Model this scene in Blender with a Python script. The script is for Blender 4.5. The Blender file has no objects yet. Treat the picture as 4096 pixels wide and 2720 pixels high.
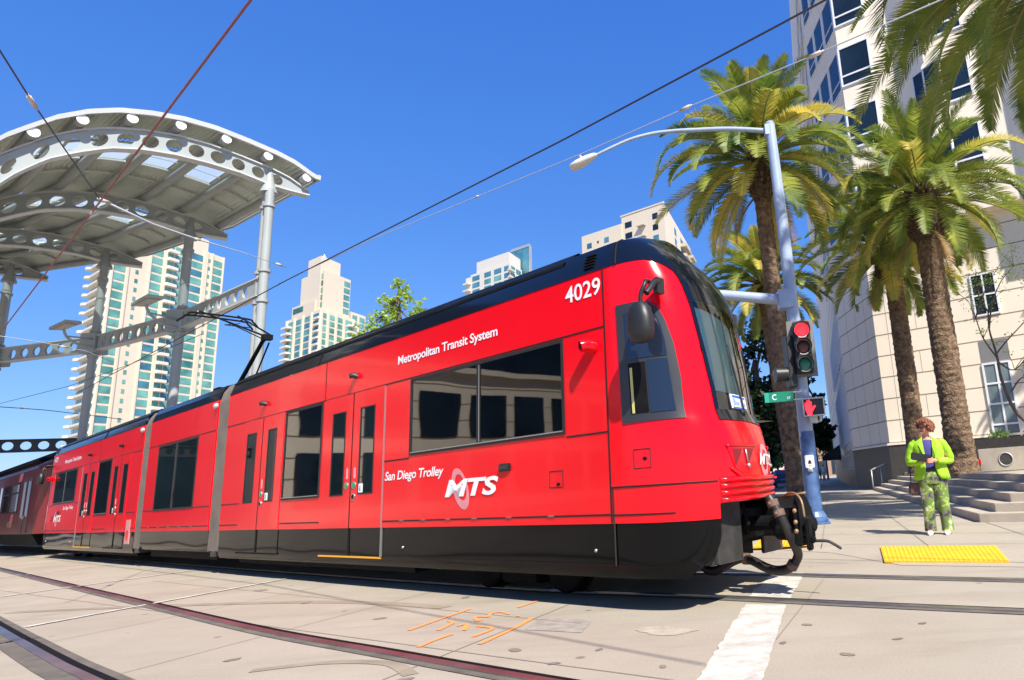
import bpy, bmesh, math, random
from mathutils import Vector, Matrix, noise
R_ = math.radians
sc = bpy.context.scene
COL = sc.collection

# ------------------------------------------------------------------ camera
cam_d = bpy.data.cameras.new('camera')
cam = bpy.data.objects.new('camera', cam_d)
COL.objects.link(cam)
_p, _r = .22320813, -.0659795
_f = Vector((0, math.cos(_p), math.sin(_p)))
_u0 = Vector((0, -math.sin(_p), math.cos(_p)))
_x0 = Vector((1, 0, 0))
_x = _x0 * math.cos(_r) + _u0 * math.sin(_r)
_u = _u0 * math.cos(_r) - _x0 * math.sin(_r)
cam.matrix_world = Matrix(((_x.x, _u.x, -_f.x, 0), (_x.y, _u.y, -_f.y, 0), (_x.z, _u.z, -_f.z, 1.12), (0, 0, 0, 1)))
cam_d.sensor_width = 36
cam_d.lens = 36 * 2669.6 / 4096
cam_d.shift_x = -(2723.96 - 2048) / 4096
cam_d.shift_y = -(1360 - 1313.64) / 4096
cam_d.clip_start = .05
cam_d.clip_end = 3000
sc.camera = cam

# ------------------------------------------------------------------ light
SUN = Vector((.415, -.815, 1.0)).normalized()
world = bpy.data.worlds.new('World')
sc.world = world
world.use_nodes = True
wn = world.node_tree
sky = wn.nodes.new('ShaderNodeTexSky')
sky.sky_type = 'NISHITA'
sky.sun_disc = False
sky.sun_elevation = math.asin(SUN.z)
sky.sun_rotation = math.atan2(SUN.x, SUN.y)
sky.air_density = 1.0
sky.dust_density = .0
sky.altitude = 3000
sky.ozone_density = 3.2
wn.nodes['Background'].inputs['Strength'].default_value = .094
# the vivid, even blue of this day: each channel of the physical sky scaled (and gently compressed towards the horizon)
sep = wn.nodes.new('ShaderNodeSeparateColor')
com = wn.nodes.new('ShaderNodeCombineColor')
wn.links.new(sky.outputs[0], sep.inputs[0])
for ch, (gain, power) in enumerate(((.66, 1.0), (1.31, .663), (3.49, .35))):
    pw = wn.nodes.new('ShaderNodeMath'); pw.operation = 'POWER'; pw.inputs[1].default_value = power
    ml = wn.nodes.new('ShaderNodeMath'); ml.operation = 'MULTIPLY'; ml.inputs[1].default_value = gain
    wn.links.new(sep.outputs[ch], pw.inputs[0]); wn.links.new(pw.outputs[0], ml.inputs[0]); wn.links.new(ml.outputs[0], com.inputs[ch])
wn.links.new(com.outputs[0], wn.nodes['Background'].inputs['Color'])
sd = bpy.data.lights.new('sun', 'SUN')
sd.energy = 4.8
sd.angle = R_(.53)
sd.color = (1, .95, .85)
so = bpy.data.objects.new('sun', sd)
so.rotation_euler = SUN.to_track_quat('Z', 'Y').to_euler()
COL.objects.link(so)
sc.view_settings.view_transform = 'Standard'
sc.view_settings.look = 'None'
sc.view_settings.exposure = .82
sc.view_settings.gamma = 1

# ------------------------------------------------------------------ materials
def mat(name, col, rough=.5, metal=0., spec=.5, coat=0., noise_=None, bump=None, emit=None, trans=0., scale_col=None):
    """Principled material; noise_=(scale, amount[, colour2]) varies the base colour, bump=(scale, strength[, distance])"""
    m = bpy.data.materials.new(name)
    m.use_nodes = True
    nt = m.node_tree
    b = nt.nodes['Principled BSDF']
    b.inputs['Base Color'].default_value = (*col, 1)
    b.inputs['Roughness'].default_value = rough
    b.inputs['Metallic'].default_value = metal
    b.inputs['Specular IOR Level'].default_value = spec
    b.inputs['Coat Weight'].default_value = coat
    b.inputs['Coat Roughness'].default_value = .03
    tc = nt.nodes.new('ShaderNodeTexCoord')
    if noise_:
        n = nt.nodes.new('ShaderNodeTexNoise')
        n.inputs['Scale'].default_value = noise_[0]
        n.inputs['Detail'].default_value = 6
        n.inputs['Roughness'].default_value = .62
        nt.links.new(tc.outputs['Object'], n.inputs['Vector'])
        r = nt.nodes.new('ShaderNodeValToRGB')
        r.color_ramp.elements[0].position = .3
        r.color_ramp.elements[1].position = .7
        k = noise_[1]
        c2 = noise_[2] if len(noise_) > 2 else tuple(min(1, c * (1 + k)) for c in col)
        r.color_ramp.elements[0].color = (*[c * (1 - k) for c in col], 1)
        r.color_ramp.elements[1].color = (*c2, 1)
        nt.links.new(n.outputs['Fac'], r.inputs[0])
        nt.links.new(r.outputs[0], b.inputs['Base Color'])
    if bump:
        n = nt.nodes.new('ShaderNodeTexNoise')
        n.inputs['Scale'].default_value = bump[0]
        n.inputs['Detail'].default_value = bump[3] if len(bump) > 3 else 4
        nt.links.new(tc.outputs['Object'], n.inputs['Vector'])
        bp = nt.nodes.new('ShaderNodeBump')
        bp.inputs['Strength'].default_value = bump[1]
        bp.inputs['Distance'].default_value = bump[2] if len(bump) > 2 else .02
        nt.links.new(n.outputs['Fac'], bp.inputs['Height'])
        nt.links.new(bp.outputs[0], b.inputs['Normal'])
    if emit:
        b.inputs['Emission Color'].default_value = (*emit[0], 1)
        b.inputs['Emission Strength'].default_value = emit[1]
    b.inputs['Transmission Weight'].default_value = trans
    return m

def leafmat(name, col, col2, trans=.35, scale=3., rough=.5):
    m = bpy.data.materials.new(name)
    m.use_nodes = True
    nt = m.node_tree
    out = nt.nodes['Material Output']
    b = nt.nodes['Principled BSDF']
    tc = nt.nodes.new('ShaderNodeTexCoord')
    n = nt.nodes.new('ShaderNodeTexNoise')
    n.inputs['Scale'].default_value = scale
    n.inputs['Detail'].default_value = 5
    nt.links.new(tc.outputs['Object'], n.inputs['Vector'])
    r = nt.nodes.new('ShaderNodeValToRGB')
    r.color_ramp.elements[0].position = .35
    r.color_ramp.elements[1].position = .68
    r.color_ramp.elements[0].color = (*col, 1)
    r.color_ramp.elements[1].color = (*col2, 1)
    nt.links.new(n.outputs['Fac'], r.inputs[0])
    nt.links.new(r.outputs[0], b.inputs['Base Color'])
    b.inputs['Roughness'].default_value = rough
    t = nt.nodes.new('ShaderNodeBsdfTranslucent')
    nt.links.new(r.outputs[0], t.inputs['Color'])
    mx = nt.nodes.new('ShaderNodeMixShader')
    mx.inputs[0].default_value = trans
    nt.links.new(b.outputs[0], mx.inputs[1])
    nt.links.new(t.outputs[0], mx.inputs[2])
    nt.links.new(mx.outputs[0], out.inputs['Surface'])
    return m

MT = {}
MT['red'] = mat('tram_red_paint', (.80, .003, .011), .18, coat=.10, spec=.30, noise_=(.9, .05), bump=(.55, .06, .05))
MT['red_shade'] = mat('red_paint_with_shade', (.16, .012, .016), .35)  # second tram's shade is put into this paint colour
MT['black_gloss'] = mat('black_gloss_paint', (.003, .0032, .0035), .06, spec=.20, bump=(.5, .25, .15, .3))
MT['roof_black'] = mat('roof_black_gloss', (.004, .006, .012), .10, spec=.5)
MT['seam'] = mat('black_seam', (.012, .004, .004), .6)
MT['rubber'] = mat('black_rubber', (.012, .012, .012), .65)
MT['glass'] = mat('dark_window_glass', (.004, .009, .008), .02, spec=1.)
MT['cab_glass'] = mat('cab_side_glass', (.012, .018, .035), .05, spec=.8)
MT['frame_grey'] = mat('charcoal_frame', (.03, .03, .035), .4)
MT['alu'] = mat('aluminium_trim', (.45, .45, .44), .35, metal=.8)
MT['bellows'] = mat('grey_bellows_fabric', (.105, .085, .072), .8, noise_=(3, .2))
MT['white'] = mat('white_lettering', (.85, .83, .83), .4)
MT['pink'] = mat('faded_white_lettering', (.75, .42, .45), .4)
MT['steel'] = mat('worn_steel', (.06, .057, .054), .55, metal=.3, noise_=(6, .4))
MT['rust'] = mat('rusty_steel', (.14, .08, .055), .7, noise_=(9, .4))
MT['under'] = mat('underframe_black', (.006, .006, .0065), .7, noise_=(5, .5), spec=.15)
MT['hinge'] = mat('hinge_metal', (.30, .16, .15), .5, metal=.3)
MT['seat_blue'] = mat('blue_seat_cloth', (.03, .05, .14), .8)
MT['pole_lime'] = mat('lime_grab_pole', (.35, .48, .25), .35)
MT['orange'] = mat('orange_edge_paint', (.85, .38, .02), .5)
MT['canopy'] = mat('canopy_grey_steel', (.33, .355, .35), .4, noise_=(1.2, .06))
MT['canopy_white'] = mat('canopy_white_steel', (.50, .51, .50), .35, noise_=(1.2, .05))
MT['corr'] = mat('corrugated_sheet', (.60, .65, .60), .5, noise_=(.8, .12))
MT['wire'] = mat('dark_wire', (.03, .03, .045), .5)
MT['wire_red'] = mat('copper_wire', (.22, .06, .05), .5)
MT['wire_pale'] = mat('pale_wire', (.42, .46, .52), .5)
MT['insul'] = mat('cream_insulator', (.55, .47, .40), .5)
MT['cream'] = mat('cream_stucco', (.66, .56, .43), .8, noise_=(.05, .04))
MT['white_wall'] = mat('white_concrete', (.66, .61, .53), .7, noise_=(.05, .03))
MT['teal'] = mat('teal_window_glass', (.07, .27, .24), .08, spec=.5, noise_=(.11, .45, (.20, .46, .40)))
MT['blue_glass'] = mat('blue_window_glass', (.06, .20, .30), .06, spec=.7, noise_=(.12, .6, (.10, .30, .38)))
MT['dark_glass'] = mat('office_window_glass', (.012, .022, .035), .04, spec=.5, noise_=(.3, .4))
MT['stone'] = mat('cream_stone', (.84, .73, .58), .75, noise_=(.35, .05), bump=(30, .08))
MT['joint'] = mat('stone_joint', (.26, .20, .16), .9)
MT['granite'] = mat('dark_granite', (.060, .055, .050), .45, noise_=(14, .3), spec=.3)
MT['win_white'] = mat('white_window_frame', (.78, .78, .80), .4)
MT['step'] = mat('step_concrete', (.42, .36, .28), .85, noise_=(2.2, .14), bump=(25, .2))
MT['pole'] = mat('blue_grey_pole_paint', (.31, .38, .50), .38, noise_=(2.5, .10))
MT['pole_blue'] = mat('worn_blue_pole_paint', (.05, .11, .27), .4, noise_=(5, .25, (.10, .19, .38)))
MT['galv'] = mat('galvanised_steel', (.48, .48, .46), .45, metal=.4)
MT['lampwhite'] = mat('lamp_white', (.62, .60, .54), .45)
MT['blackplastic'] = mat('black_plastic', (.015, .015, .015), .45)
MT['plate_grey'] = mat('signal_backplate', (.17, .165, .15), .6)
MT['sign_green'] = mat('street_sign_green', (.0, .19, .11), .45)
MT['tactile'] = mat('yellow_tactile_pad', (.88, .42, .012), .6, noise_=(6, .12))
MT['paint'] = mat('worn_white_road_paint', (.47, .43, .36), .85, noise_=(5, .25, (.66, .61, .53)), bump=(40, .3, .01))
MT['orange_spray'] = mat('orange_spray_paint', (.90, .28, .08), .85)
MT['railhead'] = mat('polished_rail', (.42, .37, .36), .3, metal=.9, noise_=(1.3, .35))
MT['flange'] = mat('rail_rubber_strip', (.12, .103, .082), .9, noise_=(4, .3))
MT['bark'] = mat('palm_bark', (.115, .073, .046), .95, noise_=(7.5, .55, (.29, .185, .11)), bump=(18, 1., .08))
MT['bark_dark'] = mat('old_frond_stubs', (.050, .033, .023), .95, noise_=(8, .5, (.15, .095, .058)), bump=(12, .9, .05))
MT['treebark'] = mat('tree_bark', (.12, .09, .07), .9, noise_=(6, .3))
MT['frond'] = leafmat('palm_frond_green', (.085, .15, .022), (.36, .39, .06), .42, 1.3)
MT['frond_y'] = leafmat('palm_frond_yellowing', (.42, .42, .08), (.75, .56, .10), .45, 1.4)
MT['frond_dry'] = leafmat('dry_frond', (.33, .19, .08), (.45, .25, .12), .2, 2)
MT['rachis'] = mat('frond_stem', (.22, .22, .06), .6)
MT['leaf_dark'] = leafmat('dark_tree_leaf', (.012, .03, .010), (.035, .065, .018), .2, 2.5)
MT['leaf_mid'] = leafmat('mid_green_leaf', (.07, .15, .025), (.14, .24, .04), .35, 2.5)
MT['leaf_lime'] = leafmat('spring_green_leaf', (.33, .48, .06), (.50, .62, .12), .5, 2.5)

def groundmat(name, base, stain, warm):
    m = bpy.data.materials.new(name)
    m.use_nodes = True
    nt = m.node_tree
    b = nt.nodes['Principled BSDF']
    b.inputs['Roughness'].default_value = .85
    b.inputs['Specular IOR Level'].default_value = .25
    tc = nt.nodes.new('ShaderNodeTexCoord')
    def nz(s, d=5, r=.6, stretch=None):
        n = nt.nodes.new('ShaderNodeTexNoise')
        n.inputs['Scale'].default_value = s
        n.inputs['Detail'].default_value = d
        n.inputs['Roughness'].default_value = r
        if stretch:
            mp = nt.nodes.new('ShaderNodeMapping')
            mp.inputs['Rotation'].default_value = (0, 0, R_(38))
            mp.inputs['Scale'].default_value = stretch
            nt.links.new(tc.outputs['Object'], mp.inputs[0])
            nt.links.new(mp.outputs[0], n.inputs['Vector'])
        else:
            nt.links.new(tc.outputs['Object'], n.inputs['Vector'])
        return n.outputs['Fac']
    def ramp(f, p0, p1, c0, c1):
        r = nt.nodes.new('ShaderNodeValToRGB')
        r.color_ramp.elements[0].position = p0
        r.color_ramp.elements[1].position = p1
        r.color_ramp.elements[0].color = (*c0, 1)
        r.color_ramp.elements[1].color = (*c1, 1)
        nt.links.new(f, r.inputs[0])
        return r.outputs[0]
    def mix(a, c, f, mode='MIX'):
        x = nt.nodes.new('ShaderNodeMixRGB')
        x.blend_type = mode
        for i, v in ((0, f), (1, a), (2, c)):
            if isinstance(v, (int, float)): x.inputs[i].default_value = v
            elif isinstance(v, tuple): x.inputs[i].default_value = (*v, 1)
            else: nt.links.new(v, x.inputs[i])
        return x.outputs[0]
    c = ramp(nz(.55), .32, .72, base, warm)
    c = mix(c, stain, ramp(nz(.9, 8, .7, (.35, 1.4, 1)), .50, .78, (0, 0, 0), (.6, .6, .6)))
    g = ramp(nz(60, 3, .7), .3, .7, (.86, .86, .86), (1.1, 1.1, 1.1))
    c = mix(c, g, .8, 'MULTIPLY')
    # dark gum spots
    v = nt.nodes.new('ShaderNodeTexVoronoi')
    v.inputs['Scale'].default_value = 1.9
    v.inputs['Randomness'].default_value = 1
    nt.links.new(tc.outputs['Object'], v.inputs['Vector'])
    sp = ramp(v.outputs['Distance'], .05, .075, (.7, .7, .7), (0, 0, 0))
    gate = ramp(nz(.8, 2), .44, .50, (0, 0, 0), (1, 1, 1))
    c = mix(c, tuple(x * .35 for x in base), mix(sp, gate, 1., 'MULTIPLY'))
    nt.links.new(c, b.inputs['Base Color'])
    bp = nt.nodes.new('ShaderNodeBump')
    bp.inputs['Strength'].default_value = .25
    bp.inputs['Distance'].default_value = .01
    nt.links.new(nz(45, 5, .7), bp.inputs['Height'])
    nt.links.new(bp.outputs[0], b.inputs['Normal'])
    return m
MT['concrete'] = groundmat('street_concrete', (.325, .277, .212), (.205, .168, .125), (.395, .342, .268))
MT['sidewalk'] = groundmat('sidewalk_concrete', (.36, .308, .235), (.25, .21, .158), (.41, .355, .28))

# ------------------------------------------------------------------ mesh helpers
class MB:
    def __init__(s):
        s.v, s.f, s.m = [], [], []
        s.mi = 0
    def add(s, vs, fs):
        o = len(s.v)
        s.v += [Vector(p) for p in vs]
        for f in fs:
            s.f.append([i + o for i in f]); s.m.append(s.mi)
    def poly(s, pts):
        s.add(pts, [list(range(len(pts)))])
    def box(s, lo, hi):
        x0, y0, z0 = lo; x1, y1, z1 = hi
        s.add([(x0, y0, z0), (x1, y0, z0), (x1, y1, z0), (x0, y1, z0), (x0, y0, z1), (x1, y0, z1), (x1, y1, z1), (x0, y1, z1)],
              [(3, 2, 1, 0), (4, 5, 6, 7), (0, 1, 5, 4), (1, 2, 6, 5), (2, 3, 7, 6), (3, 0, 4, 7)])
    def obox(s, c, ux, uy, uz):
        """box about centre c with half-extent vectors"""
        c, ux, uy, uz = map(Vector, (c, ux, uy, uz))
        P = [c + ux * a + uy * b + uz * d for d in (-1, 1) for a, b in ((-1, -1), (1, -1), (1, 1), (-1, 1))]
        s.add(P, [(3, 2, 1, 0), (4, 5, 6, 7), (0, 1, 5, 4), (1, 2, 6, 5), (2, 3, 7, 6), (3, 0, 4, 7)])
    def bar(s, a, b, w, h, up=(0, 0, 1)):
        a, b = Vector(a), Vector(b)
        d = (b - a); L = d.length; d.normalize()
        up = Vector(up)
        sd_ = d.cross(up)
        if sd_.length < 1e-4: sd_ = d.cross(Vector((1, 0, 0)))
        sd_.normalize(); u2 = sd_.cross(d)
        s.obox((a + b) / 2, d * L / 2, sd_ * w / 2, u2 * h / 2)
    def tube(s, path, r, n=8, caps=True):
        P = [Vector(p) for p in path]
        rs = r if isinstance(r, (list, tuple)) else [r] * len(P)
        rings = []
        ref = None
        for i, p in enumerate(P):
            d = (P[min(i + 1, len(P) - 1)] - P[max(i - 1, 0)]).normalized()
            if ref is None:
                ref = Vector((0, 0, 1)) if abs(d.z) < .9 else Vector((1, 0, 0))
            a = ref - d * ref.dot(d)
            if a.length < 1e-5: a = Vector((1, 0, 0)) - d * d.x
            a.normalize(); b = d.cross(a); ref = a
            rings.append([p + (a * math.cos(2 * math.pi * k / n) + b * math.sin(2 * math.pi * k / n)) * rs[i] for k in range(n)])
        vs = [q for g in rings for q in g]
        fs = []
        for i in range(len(P) - 1):
            for k in range(n):
                k2 = (k + 1) % n
                fs.append((i * n + k, i * n + k2, (i + 1) * n + k2, (i + 1) * n + k))
        if caps:
            fs.append(list(range(n))[::-1]); fs.append([(len(P) - 1) * n + k for k in range(n)])
        s.add(vs, fs)
    def lathe(s, c, prof, n=16, axis=(0, 0, 1)):
        c = Vector(c); ax = Vector(axis).normalized()
        a = ax.orthogonal().normalized(); b = ax.cross(a)
        vs, fs = [], []
        for r, z in prof:
            for k in range(n):
                t = 2 * math.pi * k / n
                vs.append(c + ax * z + (a * math.cos(t) + b * math.sin(t)) * r)
        for i in range(len(prof) - 1):
            for k in range(n):
                k2 = (k + 1) % n
                fs.append((i * n + k, i * n + k2, (i + 1) * n + k2, (i + 1) * n + k))
        fs.append(list(range(n))[::-1]); fs.append([(len(prof) - 1) * n + k for k in range(n)])
        s.add(vs, fs)
    def grid(s, rows, close=False):
        """rows of equal length point lists -> quads"""
        n = len(rows[0]); vs = [p for r in rows for p in r]; fs = []
        for i in range(len(rows) - 1):
            for k in range(n if close else n - 1):
                k2 = (k + 1) % n
                fs.append((i * n + k, i * n + k2, (i + 1) * n + k2, (i + 1) * n + k))
        s.add(vs, fs)
    def prism(s, pts, d):
        """polygon pts (3d, planar) extruded by vector d"""
        d = Vector(d); n = len(pts); P = [Vector(p) for p in pts]
        s.add(P + [p + d for p in P], [list(range(n))[::-1], [n + i for i in range(n)]] + [(i, (i + 1) % n, n + (i + 1) % n, n + i) for i in range(n)])
    def sphere(s, c, r, nu=12, nv=8, sx=1, sy=1, sz=1):
        c = Vector(c); rows = []
        for j in range(nv + 1):
            t = math.pi * j / nv
            rows.append([c + Vector((sx * r * math.sin(t) * math.cos(2 * math.pi * k / nu), sy * r * math.sin(t) * math.sin(2 * math.pi * k / nu), sz * r * math.cos(t))) for k in range(nu)])
        s.grid(rows, True)
    def build(s, name, mats, parent=None, smooth=False, bevel=0., fix=True, M=None, weld=False, angle=None):
        me = bpy.data.meshes.new(name)
        vv = [M @ v for v in s.v] if M else s.v
        me.from_pydata([tuple(v) for v in vv], [], s.f)
        if not isinstance(mats, (list, tuple)): mats = [mats]
        for m in mats: me.materials.append(MT[m] if isinstance(m, str) else m)
        for p, i in zip(me.polygons, s.m): p.material_index = i
        if fix or bevel or weld:
            bm = bmesh.new(); bm.from_mesh(me)
            if weld: bmesh.ops.remove_doubles(bm, verts=bm.verts, dist=1e-4)
            if fix: bmesh.ops.recalc_face_normals(bm, faces=bm.faces)
            if bevel:
                es = [e for e in bm.edges if len(e.link_faces) == 2 and e.calc_face_angle(0) > .5]
                bmesh.ops.bevel(bm, geom=es, offset=bevel, segments=2, affect='EDGES', clamp_overlap=True)
            bm.to_mesh(me); bm.free()
        if smooth:
            for p in me.polygons: p.use_smooth = True
            if angle:
                bm = bmesh.new(); bm.from_mesh(me)
                for e in bm.edges:
                    if len(e.link_faces) == 2 and e.calc_face_angle(0) > angle: e.smooth = False
                bm.to_mesh(me); bm.free()
        me.update()
        o = bpy.data.objects.new(name, me)
        COL.objects.link(o)
        if parent: o.parent = parent
        return o

def tag(o, label=None, cat=None, group=None, kind=None):
    if label: o['label'] = label
    if cat: o['category'] = cat
    if group: o['group'] = group
    if kind: o['kind'] = kind
    return o
def empty(name, loc=(0, 0, 0), rz=0., label=None, cat=None, group=None):
    o = bpy.data.objects.new(name, None)
    COL.objects.link(o)
    o.location = loc; o.rotation_euler = (0, 0, rz)
    o.empty_display_size = .2
    return tag(o, label, cat, group)
def copy_tree(o, parent=None):
    c = o.copy(); COL.objects.link(c)
    if parent: c.parent = parent
    for ch in list(o.children): copy_tree(ch, c)
    return c
def text_mesh(string, size=1., shear=0., bold=0., spacing=1.):
    cu = bpy.data.curves.new('lettering', 'FONT')
    cu.body = string; cu.size = size; cu.shear = shear; cu.offset = bold; cu.space_character = spacing
    cu.resolution_u = 4
    o = bpy.data.objects.new('lettering', cu)
    COL.objects.link(o)
    dg = bpy.context.evaluated_depsgraph_get()
    me = bpy.data.meshes.new_from_object(o.evaluated_get(dg))
    bpy.data.objects.remove(o); bpy.data.curves.remove(cu)
    vs = [v.co.copy() for v in me.vertices]; fs = [list(p.vertices) for p in me.polygons]
    bpy.data.meshes.remove(me)
    return vs, fs
def text_on(name, string, fn, box, m, parent, shear=0., bold=0., spacing=1.):
    """lettering stretched to box=(u0,u1,v0,v1), placed by fn(u,v)->3d point"""
    vs, fs = text_mesh(string, 1., shear, bold, spacing)
    xs = [v.x for v in vs]; ys = [v.y for v in vs]
    x0, x1, y0, y1 = min(xs), max(xs), min(ys), max(ys)
    u0, u1, v0, v1 = box
    mb = MB()
    mb.add([fn(u0 + (v.x - x0) / (x1 - x0) * (u1 - u0), v0 + (v.y - y0) / (y1 - y0) * (v1 - v0)) for v in vs], fs)
    return mb.build(name, m, parent, fix=False)
def catmull(P, n=6):
    P = [Vector(p) for p in P]; out = []
    for i in range(len(P) - 1):
        a, b, c, d = P[max(i - 1, 0)], P[i], P[i + 1], P[min(i + 2, len(P) - 1)]
        for k in range(n):
            t = k / n
            out.append(.5 * ((2 * b) + (c - a) * t + (2 * a - 5 * b + 4 * c - d) * t * t + (3 * b - a - 3 * c + d) * t ** 3))
    out.append(P[-1])
    return out
# ------------------------------------------------------------------ ground
def sheet(name, pts, z, m):
    mb = MB(); mb.poly([(x, y, z) for x, y in pts])
    return tag(mb.build(name, m), kind='structure')
def strip_pts(path, w):
    P = [Vector((x, y)) for x, y in path]; L, Rr = [], []
    for i, p in enumerate(P):
        d = (P[min(i + 1, len(P) - 1)] - P[max(i - 1, 0)]).normalized(); n = Vector((-d.y, d.x))
        L.append(p + n * w / 2); Rr.append(p - n * w / 2)
    return L, Rr
def strip(mb, path, w, z):
    L, Rr = strip_pts(path, w)
    mb.grid([[(a.x, a.y, z), (b.x, b.y, z)] for a, b in zip(L, Rr)])
g = MB(); g.box((-900, -120, -.5), (900, 1500, 0)); tag(g.build('ground', 'concrete'), kind='structure')

# pavement on the right, one raised slab with a ramped edge at the crossing
outer = [(21.6, 130), (4.0, 37), (1.0, 20), (-.1, 14.5), (.30, 11.9), (1.9, 9.75), (2.35, 8.15), (3.55, 7.35), (7.5, 4.6), (30, -10)]
inner = [(21.75, 130), (4.15, 37), (1.15, 20), (.1, 14.5), (.80, 12.2), (2.2, 10.3), (2.75, 9.3), (3.9, 8.5), (8.0, 5.3), (30.2, -9.7)]
SWZ = .06
sw = MB()
sw.poly([(x, y, SWZ) for x, y in inner] + [(60, -9.7, SWZ), (60, 130, SWZ)])
sw.grid([[(x, y, SWZ) for x, y in inner], [(x, y, .004) for x, y in outer]])
tag(sw.build('pavement', 'sidewalk', fix=False), kind='structure')
# side street going away from the camera between pavement and the tram
st = MB(); st.poly([(1.0, 20, .004), (21.5, 130, .004), (11.5, 132, .004), (-8.0, 20, .004)])
tag(st.build('road', mat('road_asphalt', (.07, .07, .072), .9, noise_=(3, .2))), kind='structure')

# joints in the slabs: thin dark strips lying on the surface
jm = mat('slab_joint', (.225, .18, .14), .9)
j = MB()
A2 = Vector((.8, -.6)); S2 = Vector((.31, .95))
for k in range(-4, 8):
    o = Vector((-4.2, 5.5)) + A2 * (k * 2.45)
    strip(j, [o - S2 * 9 + A2 * .0, o + S2 * 5.2], .009, .004)
for a, b in (((-14.2, 13.6), (2.2, 2.6)), ((-9.5, 12.2), (-1.0, 6.0)), ((-12, 8.3), (-1, .6))):
    strip(j, [a, b], .009, .0045)
tag(j.build('slab_joints', jm, fix=False), kind='structure')
j = MB()
for k in range(0, 13):
    o = Vector((2.6, 9.9)) + Vector((.20, .98)) * (k * 1.55)
    d = Vector((.837, -.548))
    strip(j, [o - d * (1.2 + .1 * k), o + d * 7], .014, SWZ + .004)
for k in range(-1, 6):
    o = Vector((2.75, 10.0)) + Vector((.837, -.548)) * (k * 1.5 + .5)
    d = Vector((.20, .98))
    strip(j, [o - d * .4, o + d * 28], .014, SWZ + .0045)
tag(j.build('pavement_joints', jm, fix=False), kind='structure')

# ------------------------------------------------------------------ rails
def offset(path, d):
    P = [Vector((x, y)) for x, y in path]; out = []
    for i, p in enumerate(P):
        t = (P[min(i + 1, len(P) - 1)] - P[max(i - 1, 0)]).normalized(); out.append((p.x - t.y * d, p.y + t.x * d))
    return out
T0 = Vector((-2.32, 7.62, 0)); TT = Vector((math.cos(R_(38)), -math.sin(R_(38)), 0)); TN = Vector((math.sin(R_(38)), math.cos(R_(38)), 0))
def TW(s, y): p = T0 + TT * s + TN * y; return (p.x, p.y)
nr = [TW(-60, .62), TW(-30, .62), TW(-12, .62), TW(-5, .61), TW(-1.5, .62), (-1.55, 7.87), (-.047, 6.963), (1.409, 5.999), (2.412, 5.356), (5.2, 3.6), (12, -.9), (30, -12.8)]
nr = [(p.x, p.y) for p in catmull([Vector((x, y, 0)) for x, y in nr], 8)]
fr = offset(nr, 1.435)
t2 = [(-60, 52.2), (-30, 27.8), (-18.09, 18.06), (-10.59, 11.93), (-7.04, 9.04), (-4.11, 6.66), (-2.43, 5.42), (-1.19, 4.51), (1.5, 2.6), (6, -.5), (20, -9.5)]
t2 = [(p.x, p.y) for p in catmull([Vector((x, y, 0)) for x, y in t2], 8)]
t2n = [(p.x, p.y) for p in catmull([Vector((x, y, 0)) for x, y in ((-60, 50.4), (-30, 25.9), (-17.0, 15.3), (-7.77, 7.83), (-6.61, 6.9), (-5.41, 5.94), (-4.48, 5.22), (-1, 2.6), (5, -1.6), (14, -7.5))], 8)]
def rail(path, label, wide):
    root = empty('tram_rail', (0, 0, 0), 0, label, 'rail', 'rails set in the concrete street')
    m = MB(); strip(m, path, wide, .006); m.build('rubber_strip', 'flange', root, fix=False)
    m = MB()
    L, Rr = strip_pts(path, .075)
    m.grid([[(a.x, a.y, .007), (a.x, a.y, .016), (b.x, b.y, .016), (b.x, b.y, .007)] for a, b in zip(L, Rr)])
    m.build('rail_head', 'railhead', root, fix=False)
    m = MB(); strip(m, offset(path, .075), .06, .0075); m.build('flange_groove', 'under', root, fix=False)
    return root
rail(nr, 'near running rail passing under the red tram and across the white band', .24)
rail(fr, 'far running rail under the red tram next to the kerb', .24)
rail(t2, 'reddish rail of the empty front track, the one farther from the camera', .21)
rail(t2n, 'rail with wide ribbed rubber strip in the bottom left corner', .34)

# ------------------------------------------------------------------ painted markings
def mark(name, pts, z=.0055, m='paint'):
    mb = MB(); mb.poly([(x, y, z) for x, y in pts]); return tag(mb.build(name, m, fix=False), kind='structure')
def ragged(a, b, c, d, n=110, amp=.018):
    """quad a-b-c-d (a->b and d->c are long edges) with slightly worn edges"""
    random.seed(4)
    a, b, c, d = (Vector(p) for p in (a, b, c, d))
    L = [a.lerp(b, i / n) for i in range(n + 1)]; Q = [d.lerp(c, i / n) for i in range(n + 1)]
    sd_ = (a - d).normalized()
    L = [p + sd_ * amp * (1.1 * noise.noise(Vector((p.x * 9, p.y * 9, 1))) + .6 * noise.noise(Vector((p.x * 37, p.y * 37, 2)))) for p in L]; Q = [p + sd_ * amp * .7 * (noise.noise(Vector((p.x * 8, p.y * 8, 5))) + .6 * noise.noise(Vector((p.x * 33, p.y * 33, 7)))) for p in Q]
    return L, Q
def ragmark(name, a, b, c, d, z, m='paint', amp=.018):
    L, Q = ragged(a, b, c, d, amp=amp)
    mb = MB(); mb.grid([[(p.x, p.y, z), (q.x, q.y, z)] for p, q in zip(L, Q)])
    return tag(mb.build(name, m, fix=False), kind='structure')
ragmark('stop_line', (.41, 6.36), (-.36, 2.6), (.02, 2.55), (.755, 6.22), .0052)
ragmark('stop_line', (.56, 7.16), (.47, 6.66), (.83, 6.50), (.97, 7.06), .0052)
ragmark('stop_line', (.86, 8.15), (.58, 7.15), (.98, 7.05), (1.22, 8.05), .0052)
def line(name, a, b, w):
    a, b = Vector(a), Vector(b); d = (b - a).normalized(); n = Vector((-d.y, d.x)) * w / 2
    ragmark(name, a + n, b + n, b - n, a - n, .0098, amp=.006)
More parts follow.
